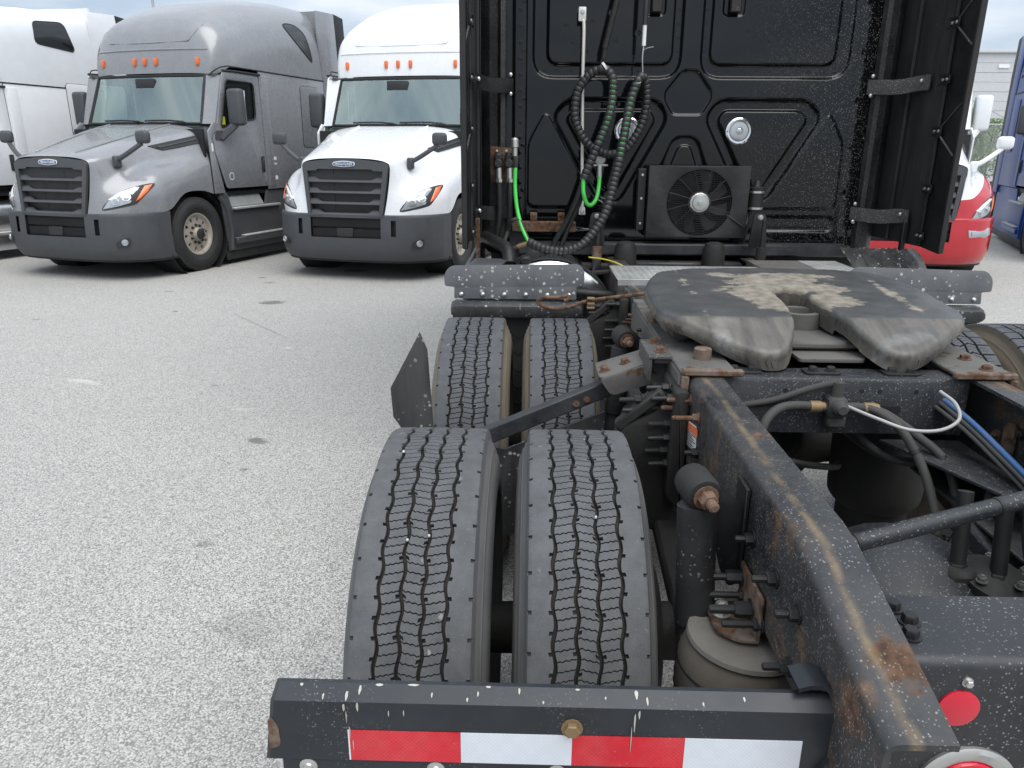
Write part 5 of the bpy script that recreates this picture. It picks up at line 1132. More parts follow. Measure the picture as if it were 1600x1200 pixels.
part('hose_bundle', 'coil_sleeve', lambda b: b.tube([(-0.52, 4.325, 2.10), (-0.475, 4.32, 2.09), (-0.445, 4.31, 2.04), (-0.445, 4.30, 1.95), (-0.465, 4.29, 1.84), (-0.51, 4.29, 1.72), (-0.56, 4.29, 1.60), (-0.585, 4.29, 1.53)], 0.0235, 12, 6, True, (0.026, 0.86)), TR, 60)
part('inner_cable', 'hose_green', lambda b: b.tube([(-0.395, 4.268, 1.64), (-0.372, 4.278, 1.78), (-0.345, 4.298, 1.94), (-0.31, 4.308, 2.04)], 0.0204, 10))
part('inner_cable', 'hose_green', lambda b: b.tube([(-0.51, 4.288, 1.72), (-0.465, 4.288, 1.84), (-0.445, 4.298, 1.95), (-0.445, 4.308, 2.04)], 0.0196, 10))
part('green_cable', 'hose_green', lambda b: b.tube([(-0.588, 4.285, 1.545), (-0.585, 4.29, 1.46), (-0.565, 4.31, 1.40), (-0.535, 4.33, 1.385), (-0.505, 4.36, 1.42), (-0.49, 4.40, 1.49), (-0.488, 4.42, 1.55)], 0.0115, 10))
part('cable_tail', 'rubber_black', lambda b: (b.tube([(-0.58, 4.30, 1.54), (-0.62, 4.31, 1.42), (-0.67, 4.32, 1.30), (-0.73, 4.33, 1.19), (-0.77, 4.33, 1.10)], 0.016, 8), b.tube([(-0.57, 4.33, 1.52), (-0.60, 4.34, 1.40), (-0.65, 4.34, 1.28), (-0.70, 4.34, 1.15)], 0.013, 8)))
part('socket', 'zinc', lambda b: (b.cyl((-0.488, 4.42, 1.53), (-0.488, 4.43, 1.60), 0.016, 12), b.box((-0.535, 4.43, 1.595), (-0.44, 4.455, 1.605), 0.002), b.rev((-0.488, 4.44, 1.635), (0, -1, 0), [(0, 0.035), (0.01, 0.03), (0.015, 0.001)], 14)))
rod = part('hose_support_rod', 'satin_rod', lambda b: (b.tube([(-0.578, 4.42, 1.34), (-0.585, 4.42, 1.5), (-0.600, 4.42, 2.0), (-0.603, 4.42, 2.31), (-0.612, 4.425, 2.36)], 0.0095, 10), b.prism(round_poly([(-0.634, 2.345), (-0.594, 2.345), (-0.594, 2.415), (-0.634, 2.415)], 0.006), 0.006, frame_M((0, 4.42, 0), (1, 0, 0), (0, 0, 1)), 0.001), b.prism(round_poly([(-0.60, 1.325), (-0.56, 1.325), (-0.565, 1.37), (-0.595, 1.37)], 0.006), 0.006, frame_M((0, 4.42, 0), (1, 0, 0), (0, 0, 1)), 0.001)))
for p in (V(-0.614, 4.414, 2.39), V(-0.58, 4.414, 1.342)): part('bolt', 'zinc', lambda b: b.hexbolt(p, (0, -1, 0), 0.009, 0.006), rod)
part('tracker_rod', 'black_part', lambda b: (b.cyl((-0.495, 4.31, 2.20), (-0.40, 4.28, 2.62), 0.016, 12), b.cyl((-0.50, 4.315, 2.145), (-0.492, 4.31, 2.215), 0.0125, 12), b.tube([(-0.50, 4.315, 2.15), (-0.505, 4.318, 2.12), (-0.495, 4.32, 2.10)], 0.004, 6)))
part('support_spring', 'coil_sleeve', lambda b: b.cyl((-0.292, 4.30, 2.31), (-0.290, 4.29, 2.65), 0.013, 12))
part('spring_sleeve', 'label_white', lambda b: b.cyl((-0.292, 4.30, 2.21), (-0.292, 4.30, 2.315), 0.0105, 12))
part('hook', 'zinc', lambda b: (b.tube([(-0.292, 4.30, 2.215), (-0.295, 4.30, 2.15), (-0.288, 4.31, 2.08)], 0.004, 6), b.tube([(-0.29, 4.30, 2.19), (-0.27, 4.30, 2.20), (-0.24, 4.30, 2.205)], 0.002, 5)))
part('tie', 'label_white', lambda b: (b.cyl((-0.497, 4.315, 2.105), (-0.487, 4.315, 2.112), 0.026, 10), b.cyl((-0.335, 4.29, 2.02), (-0.30, 4.29, 2.03), 0.004, 6)))
part('door_latch', 'black_part', lambda b: (b.box((0.19, 4.47, 2.40), (0.245, 4.505, 2.52), 0.004), b.box((-0.235, 4.47, 2.40), (-0.18, 4.505, 2.52), 0.004)))
# tank end, deck plates
tk = part('fuel_tank', 'polished', lambda b: b.rev((-0.775, 3.86, 0.77), (0, 1, 0), [(0, 0.001), (-0.005, 0.15), (0.0, 0.30), (0.012, 0.345), (0.03, 0.36), (1.5, 0.36), (1.53, 0.3), (1.53, 0.001)], 48, cap=False))
part('tank_strap', 'rubber_black', lambda b: (b.rev((-0.775, 3.93, 0.77), (0, 1, 0), [(0, 0.364), (0.002, 0.372), (0.06, 0.372), (0.062, 0.364)], 48, cap=False), b.box((-0.93, 3.90, 1.105), (-0.87, 3.98, 1.15), 0.01)), tk)
def deck(b, x0, x1, y0, y1, z):
    b.box((x0, y0, z-0.01), (x1, y1, z), 0.002); b.box((x0, y0-0.001, z-0.03), (x1, y0+0.004, z-0.009), 0)
    nx = int((x1-x0)/0.03); ny = int((y1-y0)/0.03)
    for i in range(nx):
        for j in range(ny):
            cx, cy = x0+(i+0.5)*0.03, y0+(j+0.5)*0.03; a = pi/4 if (i+j) % 2 else -pi/4; c_, s_ = cos(a), sin(a)
            P = [(cx+c_*u-s_*v, cy+s_*u+c_*v, z+0.0001) for u, v in ((-0.011, 0), (0, -0.0035), (0.011, 0), (0, 0.0035))]+[(cx, cy, z+0.002)]
            b._add(P, [(0, 1, 4), (1, 2, 4), (2, 3, 4), (3, 0, 4)])
part('deck_plate', 'aluminium', lambda b: deck(b, -0.47, 0.30, 3.42, 3.84, 1.118))
part('deck_plate', 'aluminium', lambda b: deck(b, 0.54, 0.74, 3.60, 4.00, 1.130))
part('deck_support', 'dusty_steel', lambda b: b.box((0.28, 3.62, 1.095), (0.60, 4.02, 1.127), 0.003))
part('deck_rail', 'black_part', lambda b: (b.box((-0.42, 3.45, 1.07), (-0.36, 3.60, 1.105), 0.004), b.tube([(-0.40, 3.43, 1.09), (-0.33, 3.40, 1.06), (-0.25, 3.41, 1.09)], 0.008, 8)))
for s in (-1, 1): part('battery_box', 'grimy_black', lambda b: b.box((min(s*0.46, s*1.12), 4.62, 0.45), (max(s*0.46, s*1.12), 5.6, 1.13), 0.02))
# ------------------------------------------------------------------ parked conventional trucks
# local axes: x to the vehicle's left, y backwards from the front bumper, z up
def cr_surface(stations, nu=6, nv=5):
    """smooth surface through stations of points (Catmull-Rom both ways)"""
    st = [spline(s, nv) for s in stations]; cols = list(zip(*st)); cols = [spline(list(c), nu) for c in cols]
    return [list(r) for r in zip(*cols)]
def smooth_poly(pts, res=4):
    P = [Vector((p[0], p[1], 0)) for p in pts]; P = [P[-1]]+P+[P[0], P[1]]; s = spline(P, res); return [(p.x, p.y) for p in s[res:-res-1]]
def patch(b, bvh, poly, plane, off, thick, rings=(1.0, 0.8, 0.5, 0.2), side=1):
    """patch that follows a surface: 2D outline seen along an axis, dropped on to the surface"""
    cx = sum(p[0] for p in poly)/len(poly); cy = sum(p[1] for p in poly)/len(poly); rows = []
    def hit(u, v):
        if plane == 'front': o, d = V(u, -3, v), V(0, 1, 0)
        elif plane == 'side': o, d = V(side*4, u, v), V(-side, 0, 0)
        else: o, d = V(u, v, 6), V(0, 0, -1)
        loc, nor, i, dist = bvh.ray_cast(o, d)
        if loc is None: return None
        if nor.dot(d) > 0: nor = -nor
        return loc, nor
    last = None
    def get(u, v):
        nonlocal last
        h = hit(u, v)
        if h is None: h = last or (V(u, 0.1, v), V(0, -1, 0))
        last = h; return h
    top = []; low = []
    for k in rings:
        row = []; r2 = []
        for p in poly:
            l_, n_ = get(cx+(p[0]-cx)*k, cy+(p[1]-cy)*k); row.append(l_+n_*off); r2.append(l_-n_*thick)
        rows.append(row)
        if k == rings[0]: low = r2
    b.grid([low]+rows, closed=True)
    b.bm.verts.ensure_lookup_table(); n = len(poly); f = b.bm.faces.new(b.bm.verts[-n:]); f.material_index = b.mi
def bvh_of(rows):
    vs = [v for r in rows for v in r]; n = len(rows[0]); fs = []
    for i in range(len(rows)-1):
        for j in range(n-1): fs.append((i*n+j, i*n+j+1, (i+1)*n+j+1, (i+1)*n+j))
    return BVHTree.FromPolygons(vs, fs)
HOOD = [[(0, .10, 1.565), (.20, .10, 1.563), (.42, .105, 1.55), (.575, .12, 1.515), (.615, .125, 1.45), (.60, .11, 1.25), (.575, .085, 1.05), (.55, .06, .90), (.545, .055, .865)],
        [(0, .18, 1.60), (.22, .18, 1.60), (.45, .185, 1.59), (.63, .20, 1.545), (.685, .215, 1.45), (.72, .20, 1.26), (.76, .15, 1.08), (.79, .13, .93), (.79, .12, .865)],
        [(0, .45, 1.675), (.24, .45, 1.675), (.48, .45, 1.665), (.69, .46, 1.61), (.755, .47, 1.50), (.82, .45, 1.36), (.95, .36, 1.20), (1.03, .32, 1.04), (1.03, .31, .865)],
        [(0, .80, 1.77), (.26, .80, 1.77), (.52, .80, 1.76), (.76, .80, 1.695), (.835, .80, 1.58), (.91, .78, 1.46), (1.08, .66, 1.34), (1.175, .62, 1.15), (1.18, .60, .865)],
        [(0, 1.05, 1.835), (.27, 1.05, 1.835), (.55, 1.05, 1.825), (.815, 1.05, 1.755), (.90, 1.05, 1.64), (.975, 1.03, 1.50), (1.12, .95, 1.40), (1.195, .86, 1.22), (1.20, .80, .90)],
        [(0, 1.30, 1.90), (.28, 1.30, 1.90), (.58, 1.30, 1.89), (.87, 1.30, 1.82), (.96, 1.30, 1.70), (1.04, 1.28, 1.55), (1.15, 1.22, 1.44), (1.20, 1.16, 1.28), (1.20, 1.08, 1.085)],
        [(0, 1.53, 1.955), (.29, 1.53, 1.955), (.60, 1.53, 1.945), (.93, 1.52, 1.88), (1.02, 1.51, 1.76), (1.09, 1.50, 1.60), (1.17, 1.47, 1.46), (1.20, 1.44, 1.30), (1.20, 1.42, 1.105)],
        [(0, 1.74, 2.0), (.30, 1.74, 2.0), (.62, 1.735, 1.99), (.97, 1.71, 1.92), (1.07, 1.70, 1.80), (1.13, 1.69, 1.62), (1.18, 1.67, 1.48), (1.20, 1.65, 1.32), (1.20, 1.66, 1.05)]]
def header_y(x): return 0.12*x*x
def conv_truck(name, label, pose, body='paint_grey', lower=None, bumper='plastic_dark', mirror='plastic_dark', H=None, sleeper_win=None, seam_z=2.80, grille=True, side_skirt='plastic_dark', lit=None, logo=True, rn0=3.0, ext_top=3.93, slots=True, group=None, chrome=False):
    X, Y, hd = pose; E = empty(name, (X, Y, 0), -R(hd)); tag(E, label, 'truck', group)
    def P(nm, mats, fn, parent=E, ang=38):
        b = MB(); fn(b); return b.build(nm, mats, parent, ang)
    # hood with fenders, both sides in one sheet
    hs = []
    for st in HOOD: hs.append([(-x, y, z) for x, y, z in reversed(st[1:])]+[V(*p) for p in st])
    rows = cr_surface(hs, 5, 4); hb = bvh_of(rows)
    def hood(b):
        if not lower: b.grid(rows); return
        n = len(rows[0]); a, c = 9, n-1-9
        b.grid([r[a:c+1] for r in rows]); b.mi = 1; b.grid([r[:a+1] for r in rows]); b.grid([r[c:] for r in rows]); b.mi = 0
    hm_ = [body, lower] if lower else [body]
    hd_o = P('hood', hm_, hood, E, 50)
    P('hood_crease', body, lambda b: [b.tube([(s*.33, .22, 1.612), (s*.42, .7, 1.748), (s*.50, 1.3, 1.902), (s*.54, 1.70, 1.995)], 0.012, 6) for s in (-1, 1)], hd_o)
    # side air outlet in the hood
    for s in (-1, 1):
        vo = P('air_outlet', 'plastic_black', lambda b: patch(b, hb, [(0.92, 1.692), (1.08, 1.64), (1.62, 1.735), (1.65, 1.845)], 'side', 0.012, 0.01, (1, 0.93, 0.9), s), hd_o)
        P('outlet_slat', 'plastic_dark', lambda b: patch(b, hb, [(1.02, 1.68), (1.06, 1.668), (1.60, 1.782), (1.60, 1.80)], 'side', 0.022, 0.0, (1, 0.6), s), hd_o)
    # headlamps
    for s in (-1, 1):
        ol = [(.735, .912), (.80, 1.03), (.90, 1.13), (1.02, 1.20), (1.14, 1.232), (1.13, 1.14), (1.085, 1.03), (1.04, .975), (.90, .935)]
        if lit: ol = [(x, z+lit) for x, z in ol]; dz = lit
        else: dz = 0
        S = lambda pl: [(s*x, z+dz*0) for x, z in pl]
        hl = P('headlight', 'plastic_black', lambda b: patch(b, hb, S(smooth_poly(ol, 3)), 'front', 0.004, 0.02))
        P('headlight_lens', 'lens_clear', lambda b: patch(b, hb, S([(lerp(.92, x, .94), lerp(1.07+dz, z, .93)) for x, z in [(q[0], q[1]) for q in ol[:4]]+[(1.06, 1.195+dz), (1.02, .995+dz), (.90, .95+dz)]]), 'front', 0.010, 0.0), hl)
        P('turn_signal', 'lens_amber', lambda b: patch(b, hb, S([(1.085, 1.20+dz), (1.13, 1.222+dz), (1.122, 1.14+dz), (1.085, 1.05+dz), (1.055, 1.02+dz)]), 'front', 0.012, 0.0), hl)
        for cx, cz in ((.875, 1.015+dz), (.975, 1.06+dz)):
            P('projector', 'chrome_dull', lambda b: patch(b, hb, S([(cx+.042*cos(a), cz+.042*sin(a)) for a in [2*pi*k/14 for k in range(14)]]), 'front', 0.016, 0.0, (1, .8, .5)), hl)
            P('projector_lens', 'lens_clear', lambda b: patch(b, hb, S([(cx+.026*cos(a), cz+.026*sin(a)) for a in [2*pi*k/14 for k in range(14)]]), 'front', 0.026, 0.0, (1, .7, .3)), hl)
        P('light_bar', 'badge_white', lambda b: patch(b, hb, S([(.80, 1.04+dz), (.90, 1.125+dz), (1.02, 1.188+dz), (1.05, 1.175+dz), (.92, 1.085+dz), (.84, 1.03+dz)]), 'front', 0.015, 0.0), hl)
    # grille: frame, slats, radiator behind, badge
    gt, gb_, zt, zb = 0.600, 0.515, 1.505, 0.845
    def gx(z): return lerp(gb_, gt, (z-zb)/(zt-zb))
    def gy(x, z): return lerp(0.02, 0.095, (z-zb)/(zt-zb))+0.05*x*x
    gr_o = P('radiator', 'seam_dark', lambda b: b.grid([[(x, gy(x, z)+0.09, z) for x in (-gx(z)*.97, 0, gx(z)*.97)] for z in (zb, zt-.02)]))
    P('radiator_fins', 'plastic_black', lambda b: [b.box((x-.19, .12, zb+.02), (x+.19, .175, zt-.06), .004) for x in (-.36, .02+.0, .38)], gr_o)
    def frame(b):
        o = [(-gt-.005, zt-.03), (-gt+.05, zt+.012), (-.2, zt+.048), (.2, zt+.048), (gt-.05, zt+.012), (gt+.005, zt-.03), (gb_+.012, zb), (-gb_-.012, zb)]
        i = [(-gt+.07, zt-.10), (-.40, zt-.095), (-.38, zt-.075), (.38, zt-.075), (.40, zt-.095), (gt-.07, zt-.10), (gb_-.035, zb+.02), (-gb_+.035, zb+.02)]
        o = [o[k] for k in range(8)]
        def pt(q, dy): return V(q[0], gy(q[0], q[1])+dy, q[1])
        b.grid([[pt(q, 0.03) for q in o], [pt(q, -.012) for q in o], [pt(q, -.012) for q in i], [pt(q, .06) for q in i]], closed=True)
    gf = P('grille_frame', 'plastic_dark', frame)
    for k in range(4):
        z = 1.285-k*0.137
        def slat(b):
            w_ = gx(z)-.035; rows_ = []
            xsn = [-w_, -w_+.10, -w_+.17, -w_+.20, 0, w_-.20, w_-.17, w_-.10, w_]
            for x in xsn:
                h = .050 if abs(x) > w_-.15 else .012
                y0 = gy(x, z)
                rows_.append([(x, y0+.05, z-.018), (x, y0-.004, z-.022), (x, y0-.008, z-.014), (x, y0+.01, z+h*.6), (x, y0+.045, z+h)])
            b.grid(rows_, closed=True)
        P('slat', 'plastic_dark', slat, gf)
    if logo:
        cz = zt-.012; cy = gy(0, cz)-.013
        bo = [(0.155*cos(a)*1.0 if abs(cos(a)) < .75 else 0.155*(1 if cos(a) > 0 else -1)*(abs(cos(a))*.4+.6), .038*sin(a)) for a in [2*pi*k/28 for k in range(28)]]
        M = frame_M((0, cy, cz), (1, 0, 0), (0, .11, 1))
        P('badge', 'badge_white', lambda b: b.prism(bo, .006, frame_M((0, cy, cz), (1, 0, 0), (0, .11, 1)), 0.001), gf)
        Mi = frame_M((0, cy-.0065, cz), (1, 0, 0), (0, .11, 1))
        P('badge_field', 'badge_blue', lambda b: b.prism([(x*.94, z*.80) for x, z in bo], .001, Mi), gf)
        text_mesh('badge_lettering', 'FREIGHTLINER', .048, 'badge_white', gf, frame_M((0, cy-.0085, cz-.001), (1, 0, 0), (0, .11, 1)) @ Matrix.Scale(.78, 4, (1, 0, 0)), .0008)
    # bumper wrapping the corners, openings for the lower grille
    def bx(u):      # plan curve, u -1..1
        a = abs(u); sg = 1 if u >= 0 else -1
        tab = [(0, (0, 0)), (.35, (.52, .015)), (.5, (.76, .06)), (.62, (.93, .14)), (.74, (1.08, .27)), (.86, (1.175, .45)), (1.0, (1.205, .74))]
        for (a0, p0), (a1, p1) in zip(tab, tab[1:]):
            if a <= a1: t = (a-a0)/(a1-a0); return (sg*lerp(p0[0], p1[0], t), lerp(p0[1], p1[1], t))
        return (sg*1.205, .74)
    us = sorted(set([round(-1+k*2/44, 4) for k in range(45)]+[-.335, .335, -.42, .42, -.46, .46])); zs = [.27, .29, .34, .42, .52, .57, .60, .66, .74, .80, .825, .855, .868]
    def brow(z):
        r_ = []
        for u in us:
            x, y = bx(u); tuck = .07*max(0, (.42-z)/.15)**2+.02*abs(z-.62)/.3; k = 1-.02*max(0, (.42-z)/.15)
            ztop = z
            r_.append(V(x*k, y+tuck+(.015 if z > .86 else 0), z))
        return r_
    def bump(b):
        g = [[b.bm.verts.new(p) for p in brow(z)] for z in zs]
        for i in range(len(zs)-1):
            for j in range(len(us)-1):
                u_ = (us[j]+us[j+1])/2; z_ = (zs[i]+zs[i+1])/2
                if abs(u_) < .335 and .57 < z_ < .826: continue
                if slots and .42 < abs(u_) < .46 and .60 < z_ < .80: continue
                b.bm.faces.new((g[i][j], g[i][j+1], g[i+1][j+1], g[i+1][j]))
        b.grid([[p for p in brow(.868)], [p+V(0, .06, 0) for p in brow(.868)]])
    bu = P('bumper', bumper, bump, E, 45)
    P('bumper_backing', 'seam_dark', lambda b: (b.box((-.74, .10, .45), (.74, .13, .84), 0), b.box((-1.12, .5, .30), (1.12, .53, .86), 0)), bu)
    def mesh_g(b):
        for half in ((.575, .675), (.705, .82)):
            b.grid([[(x, .062, z) for x in (-.49, .49)] for z in half])
            nx = 30
            for r_ in range(4):
                for c_ in range(nx):
                    x = -.475+c_*.0325+(r_ % 2)*.016; z = half[0]+.014+r_*.026
                    b.rev((x, .060, z), (0, -1, 0), [(0, .0155), (.012, .0155), (.012, .0095), (0, .009)], 6, cap=False)
    P('lower_grille', 'plastic_black', mesh_g, bu)
    P('licence_block', 'plastic_black', lambda b: b.box((-.13, .03, .575), (.10, .058, .69), .006), bu)
    if not slots:
        bbv = bvh_of([brow(z) for z in zs])
        for s in (-1, 1):
            P('fog_lamp_frame', 'chrome_dull', lambda b: patch(b, bbv, [(s*x, z) for x, z in ((.74, .63), (.72, .72), (1.04, .745), (1.06, .66), (.99, .62))], 'front', .008, .01), bu)
            P('fog_lamp', 'lens_clear', lambda b: patch(b, bbv, [(s*x, z) for x, z in ((.78, .645), (.76, .70), (1.02, .725), (1.03, .67), (.97, .64))], 'front', .014, .0), bu)
    for s in ((-1, 1) if slots else ()):
        P('fog_lamp_recess', 'plastic_black', lambda b: b.prism([(s*(q[0]-.93), q[1]) for q in smooth_poly([(.85, -.045), (.86, .02), (.95, .055), (1.01, .06), (1.0, -.02)], 3)], .004, frame_M((s*.955, .150, .50), (1, s*.62, 0), (0, 0.1, 1))), bu)
        P('fog_lamp', 'lens_clear', lambda b: b.rev((s*.975, .155, .51), (s*.5, -.85, 0), [(0, .042), (.01, .04), (.014, .03), (.006, .026), (.012, .0005)], 18, cap=False), bu)
    P('air_dam', 'rubber_black', lambda b: b.grid([[p+V(0, .05, dz) for p in brow(.29)] for dz in (.01, -.05)]), bu)
    # windscreen, pillars, header
    def ws(u, t): x = u*lerp(1.01, .955, t); return V(x, lerp(1.735, 1.955, t)+lerp(.055, .10, t)*x*x, lerp(2.005, 2.665, t))
    cab = P('cab', body, lambda b: None) if False else None
    wsr = [[ws(-1+k/8, t/6) for k in range(17)] for t in range(7)]
    wo = P('windshield', 'windshield_glass', lambda b: b.grid(wsr), E, 180)
    def gasket(b):
        loop = [ws(-1+k/8, 0) for k in range(17)]+[ws(1, t/6) for t in range(1, 7)]+[ws(1-k/8, 1) for k in range(1, 17)]+[ws(-1, 1-t/6) for t in range(1, 6)]
        b.tube(loop+[loop[0]], .022, 6, 1, cap=False)
    P('windshield_seal', 'rubber_black', gasket, wo)
    P('sensor_pod', 'plastic_black', lambda b: b.box((-.17, 1.90, 2.48), (.17, 1.945, 2.63), .02, None, 2), wo)
    for s, c in ((-.30, 0), (.45, 0)):
        P('wiper', 'rubber_black', lambda b: (b.tube([(s-.35, 1.71+.055*(s-.35)**2, 2.045), (s, 1.705+.055*s*s, 2.05), (s+.30, 1.70+.055*(s+.3)**2, 2.035)], .011, 6), b.tube([(s+.1, 1.70, 2.05), (s+.35, 1.69+.03, 2.02)], .012, 6)), wo)
    for s in (-1, 1):
        def pillar(b):
            rows_ = []
            for t in range(7):
                a = ws(s, t/6); z = a.z; yb = lerp(1.90, 2.12, t/6) if t else 1.90
                rows_.append([a+V(0, -.004, 0), a+V(s*.05, .005, 0), V(s*1.14, lerp(a.y, yb, .45), z), V(s*1.195, yb-.05, z), V(s*1.20, yb, z)])
            b.grid(rows_)
        P('pillar', body, pillar)
        # cowl side between hood and door
        P('cowl_panel', body, lambda b: b.prism([(1.68, 1.05), (1.90, 1.05), (1.76, 1.62), (1.735, 1.80), (1.885, 2.01), (1.80, 2.03), (1.66, 1.90)], .02, frame_M((s*1.195, 0, 0), (0, s, 0), (0, 0, 1)) @ Matrix.Scale(s, 4, (1, 0, 0)), .003))
        if s > 0: P('cowl_decal', 'badge_white', lambda b: b.box((1.2155, 1.70, 1.63), (1.2165, 1.735, 1.74), 0))
        # door with window opening, pane set back
        SM = frame_M((s*1.19, 0, 0), (0, s, 0), (0, 0, 1)) @ Matrix.Scale(s, 4, (1, 0, 0))
        dl = [(1.96, 1.11), (2.95, 1.11), (2.92, 2.73), (2.10, 2.73), (1.89, 2.03), (1.755, 1.80), (1.775, 1.62)]
        wn = round_poly([(1.955, 1.955), (2.40, 2.06), (2.775, 2.10), (2.785, 2.61), (2.15, 2.61)], [.05, .1, .08, .08, .06])
        do = P('door', body, lambda b: b.prism(round_poly(dl, [.05, .03, .05, .08, .03, .03, .03]), .022, SM, .004, [wn]))
        P('door_window', 'dark_glass', lambda b: b.prism(wn, .003, SM @ Matrix.Translation((0, 0, .004))), do)
        fr_ = wn; P('window_seal', 'rubber_black', lambda b: b.tube([SM @ V(q[0], q[1], .022) for q in fr_]+[SM @ V(fr_[0][0], fr_[0][1], .022)], .012, 6, 1, cap=False), do)
        P('door_handle', 'plastic_black', lambda b: (b.box((min(s*1.208, s*1.235), 2.815, 1.32), (max(s*1.208, s*1.235), 2.885, 1.56), .02, None, 2), b.box((min(s*1.23, s*1.247), 2.832, 1.35), (max(s*1.23, s*1.247), 2.862, 1.53), .008)), do)
        if s > 0 and body != 'paint_white_dull':
            P('door_emblem', 'badge_white', lambda b: b.rev((1.2125, 2.08, 1.28), (1, 0, 0), [(0, .055), (.001, .055), (.001, .045), (0, .045)], 20, cap=False), do)
            P('side_label', 'badge_white', lambda b: [b.box((1.2125, 3.05, z), (1.2135, 3.22, z+h), 0) for z, h in ((1.50, .05), (1.43, .025), (1.20, .06))], E)
        if s > 0: P('yellow_tag', 'yellow_tag', lambda b: b.box((1.1985, 1.985, 2.00), (1.1995, 2.075, 2.11), 0), do)
        # sleeper side and lower body
        sl = [(2.96, 1.06), (4.77, 1.06), (4.77, seam_z-.012), (2.94, seam_z-.012)]
        P('sleeper_side', body, lambda b: b.prism(sl, .022, SM, .005))
        P('rear_post', body, lambda b: b.box((min(s*1.19, s*1.226), 2.975, 1.10), (max(s*1.19, s*1.226), 3.14, seam_z-.06), .012, None, 2))
        hx = round_poly([(4.03, 1.70), (4.62, 1.70), (4.62, 2.67), (4.03, 2.67)], .07)
        P('side_hatch', body, lambda b: b.prism(hx, .012, SM @ Matrix.Translation((0, 0, .0225)), .004))
        P('hatch_seam', 'seam_dark', lambda b: b.tube([SM @ V(q[0], q[1], .0225) for q in hx]+[SM @ V(hx[0][0], hx[0][1], .0225)], .008, 5, 1, cap=False))
        P('drip_rail', 'seam_dark', lambda b: b.tube([(s*1.214, 2.10, seam_z-.07), (s*1.222, 2.4, seam_z-.06), (s*1.222, 2.95, seam_z-.06)], .018, 6))
        # extender
        ex = [(4.80, .90), (5.30, .90), (5.33, 2.9), (5.24, ext_top), (4.66, ext_top-.03), (4.66, 3.5), (4.74, 3.05), (4.785, 2.75)]
        P('side_extender', body, lambda b: b.prism(ex, .02, SM @ Matrix.Translation((0, 0, .004)), .006))
        P('extender_edge', 'rubber_black', lambda b: b.prism([(5.305, .90), (5.52, .92), (5.62, 3.2), (5.56, ext_top-.03), (5.25, ext_top), (5.335, 2.9)], .014, SM @ Matrix.Translation((0, 0, .007)), .003))
        P('extender_gap', 'seam_dark', lambda b: b.prism([(4.74, 1.0), (4.82, 1.0), (4.81, 2.75), (4.76, 3.1), (4.70, 3.1), (4.745, 2.75)], .01, SM))
        if chrome:
            P('tank', 'chrome_dull', lambda b: b.rev((s*.86, 1.9, .58), (0, 1, 0), [(0, .2), (.01, .33), (.03, .345), (1.7, .345), (1.73, .33), (1.74, .2)], 40))
            P('tank_step', 'aluminium', lambda b: b.box((min(s*1.0, s*1.24), 2.0, .38), (max(s*1.0, s*1.24), 3.6, .42), .008))
            P('skirt', 'chrome_dull', lambda b: b.prism([(1.85, .14), (4.9, .14), (4.9, .36), (1.85, .36)], .02, SM, .004))
            P('sill', 'seam_dark', lambda b: b.box((min(s*.9, s*1.15), 1.9, .95), (max(s*.9, s*1.15), 4.9, 1.08), .01))
            P('skirt', body, lambda b: b.prism([(1.85, .42), (4.9, .42), (4.9, .93), (1.85, .93)], .02, SM, .006)) if False else None
        else:
            P('chassis_skirt', side_skirt, lambda b: b.prism([(1.90, .20), (4.9, .20), (4.9, 1.045), (2.93, 1.045), (2.86, .84), (2.05, .84), (1.98, 1.045), (1.80, 1.045), (1.86, .7)], .03, frame_M((s*1.15, 0, 0), (0, s, 0), (0, 0, 1)) @ Matrix.Scale(s, 4, (1, 0, 0)), .008))
            P('skirt_lip', 'plastic_black', lambda b: b.prism([(1.86, .07), (4.9, .07), (4.9, .215), (1.84, .215)], .03, frame_M((s*1.13, 0, 0), (0, s, 0), (0, 0, 1)) @ Matrix.Scale(s, 4, (1, 0, 0)), .006))
            st1 = P('step', 'tread_step', lambda b: (b.prism([(2.06, 0), (2.85, 0), (2.78, .20), (2.0, .20)], .01, frame_M((s*1.155, 0, .84), (0, 1, 0), (-s*.25, 0, 1))), b.box((min(s*1.10, s*1.24), 2.05, .80), (max(s*1.10, s*1.24), 3.2, .835), .008)))
            P('step', 'tread_step', lambda b: b.box((min(s*1.12, s*1.26), 2.20, .395), (max(s*1.12, s*1.26), 3.3, .42), .008))
            P('step_housing', side_skirt, lambda b: b.box((min(s*1.12, s*1.255), 2.02, .30), (max(s*1.12, s*1.255), 3.35, .393), .01))
            P('wheel_arch_lip', side_skirt, lambda b: b.tube([(s*1.17, 1.80, 1.0), (s*1.18, 1.93, .8), (s*1.185, 1.985, .5), (s*1.18, 1.96, .22)], .035, 8))
        # hood mirror
        P('hood_mirror', mirror, lambda b: (b.tube([(s*.75, .42, 1.52), (s*.84, .41, 1.545), (s*.98, .45, 1.63), (s*1.12, .51, 1.73)], .030, 8), b.box((s*.775-.03, .36, 1.43), (s*.775+.045, .46, 1.575), .015), b.box((s*1.15-.10, .46, 1.725), (s*1.15+.10, .56, 1.885), .045, None, 3)))
        # door mirror
        dm = P('door_mirror', mirror, lambda b: (b.box((s*1.41-.115, 2.00, 1.985), (s*1.41+.115, 2.16, 2.485), .05, None, 3), b.bar((s*1.20, 1.93, 1.80), (s*1.40, 2.07, 2.02), .07, .10, .02), b.box((min(s*1.185, s*1.225), 1.80, 1.78), (max(s*1.185, s*1.225), 1.98, 1.92), .01)))
        P('mirror_glass', 'chrome_dull', lambda b: b.box((s*1.41-.095, 2.158, 2.01), (s*1.41+.095, 2.164, 2.46), .002), dm)
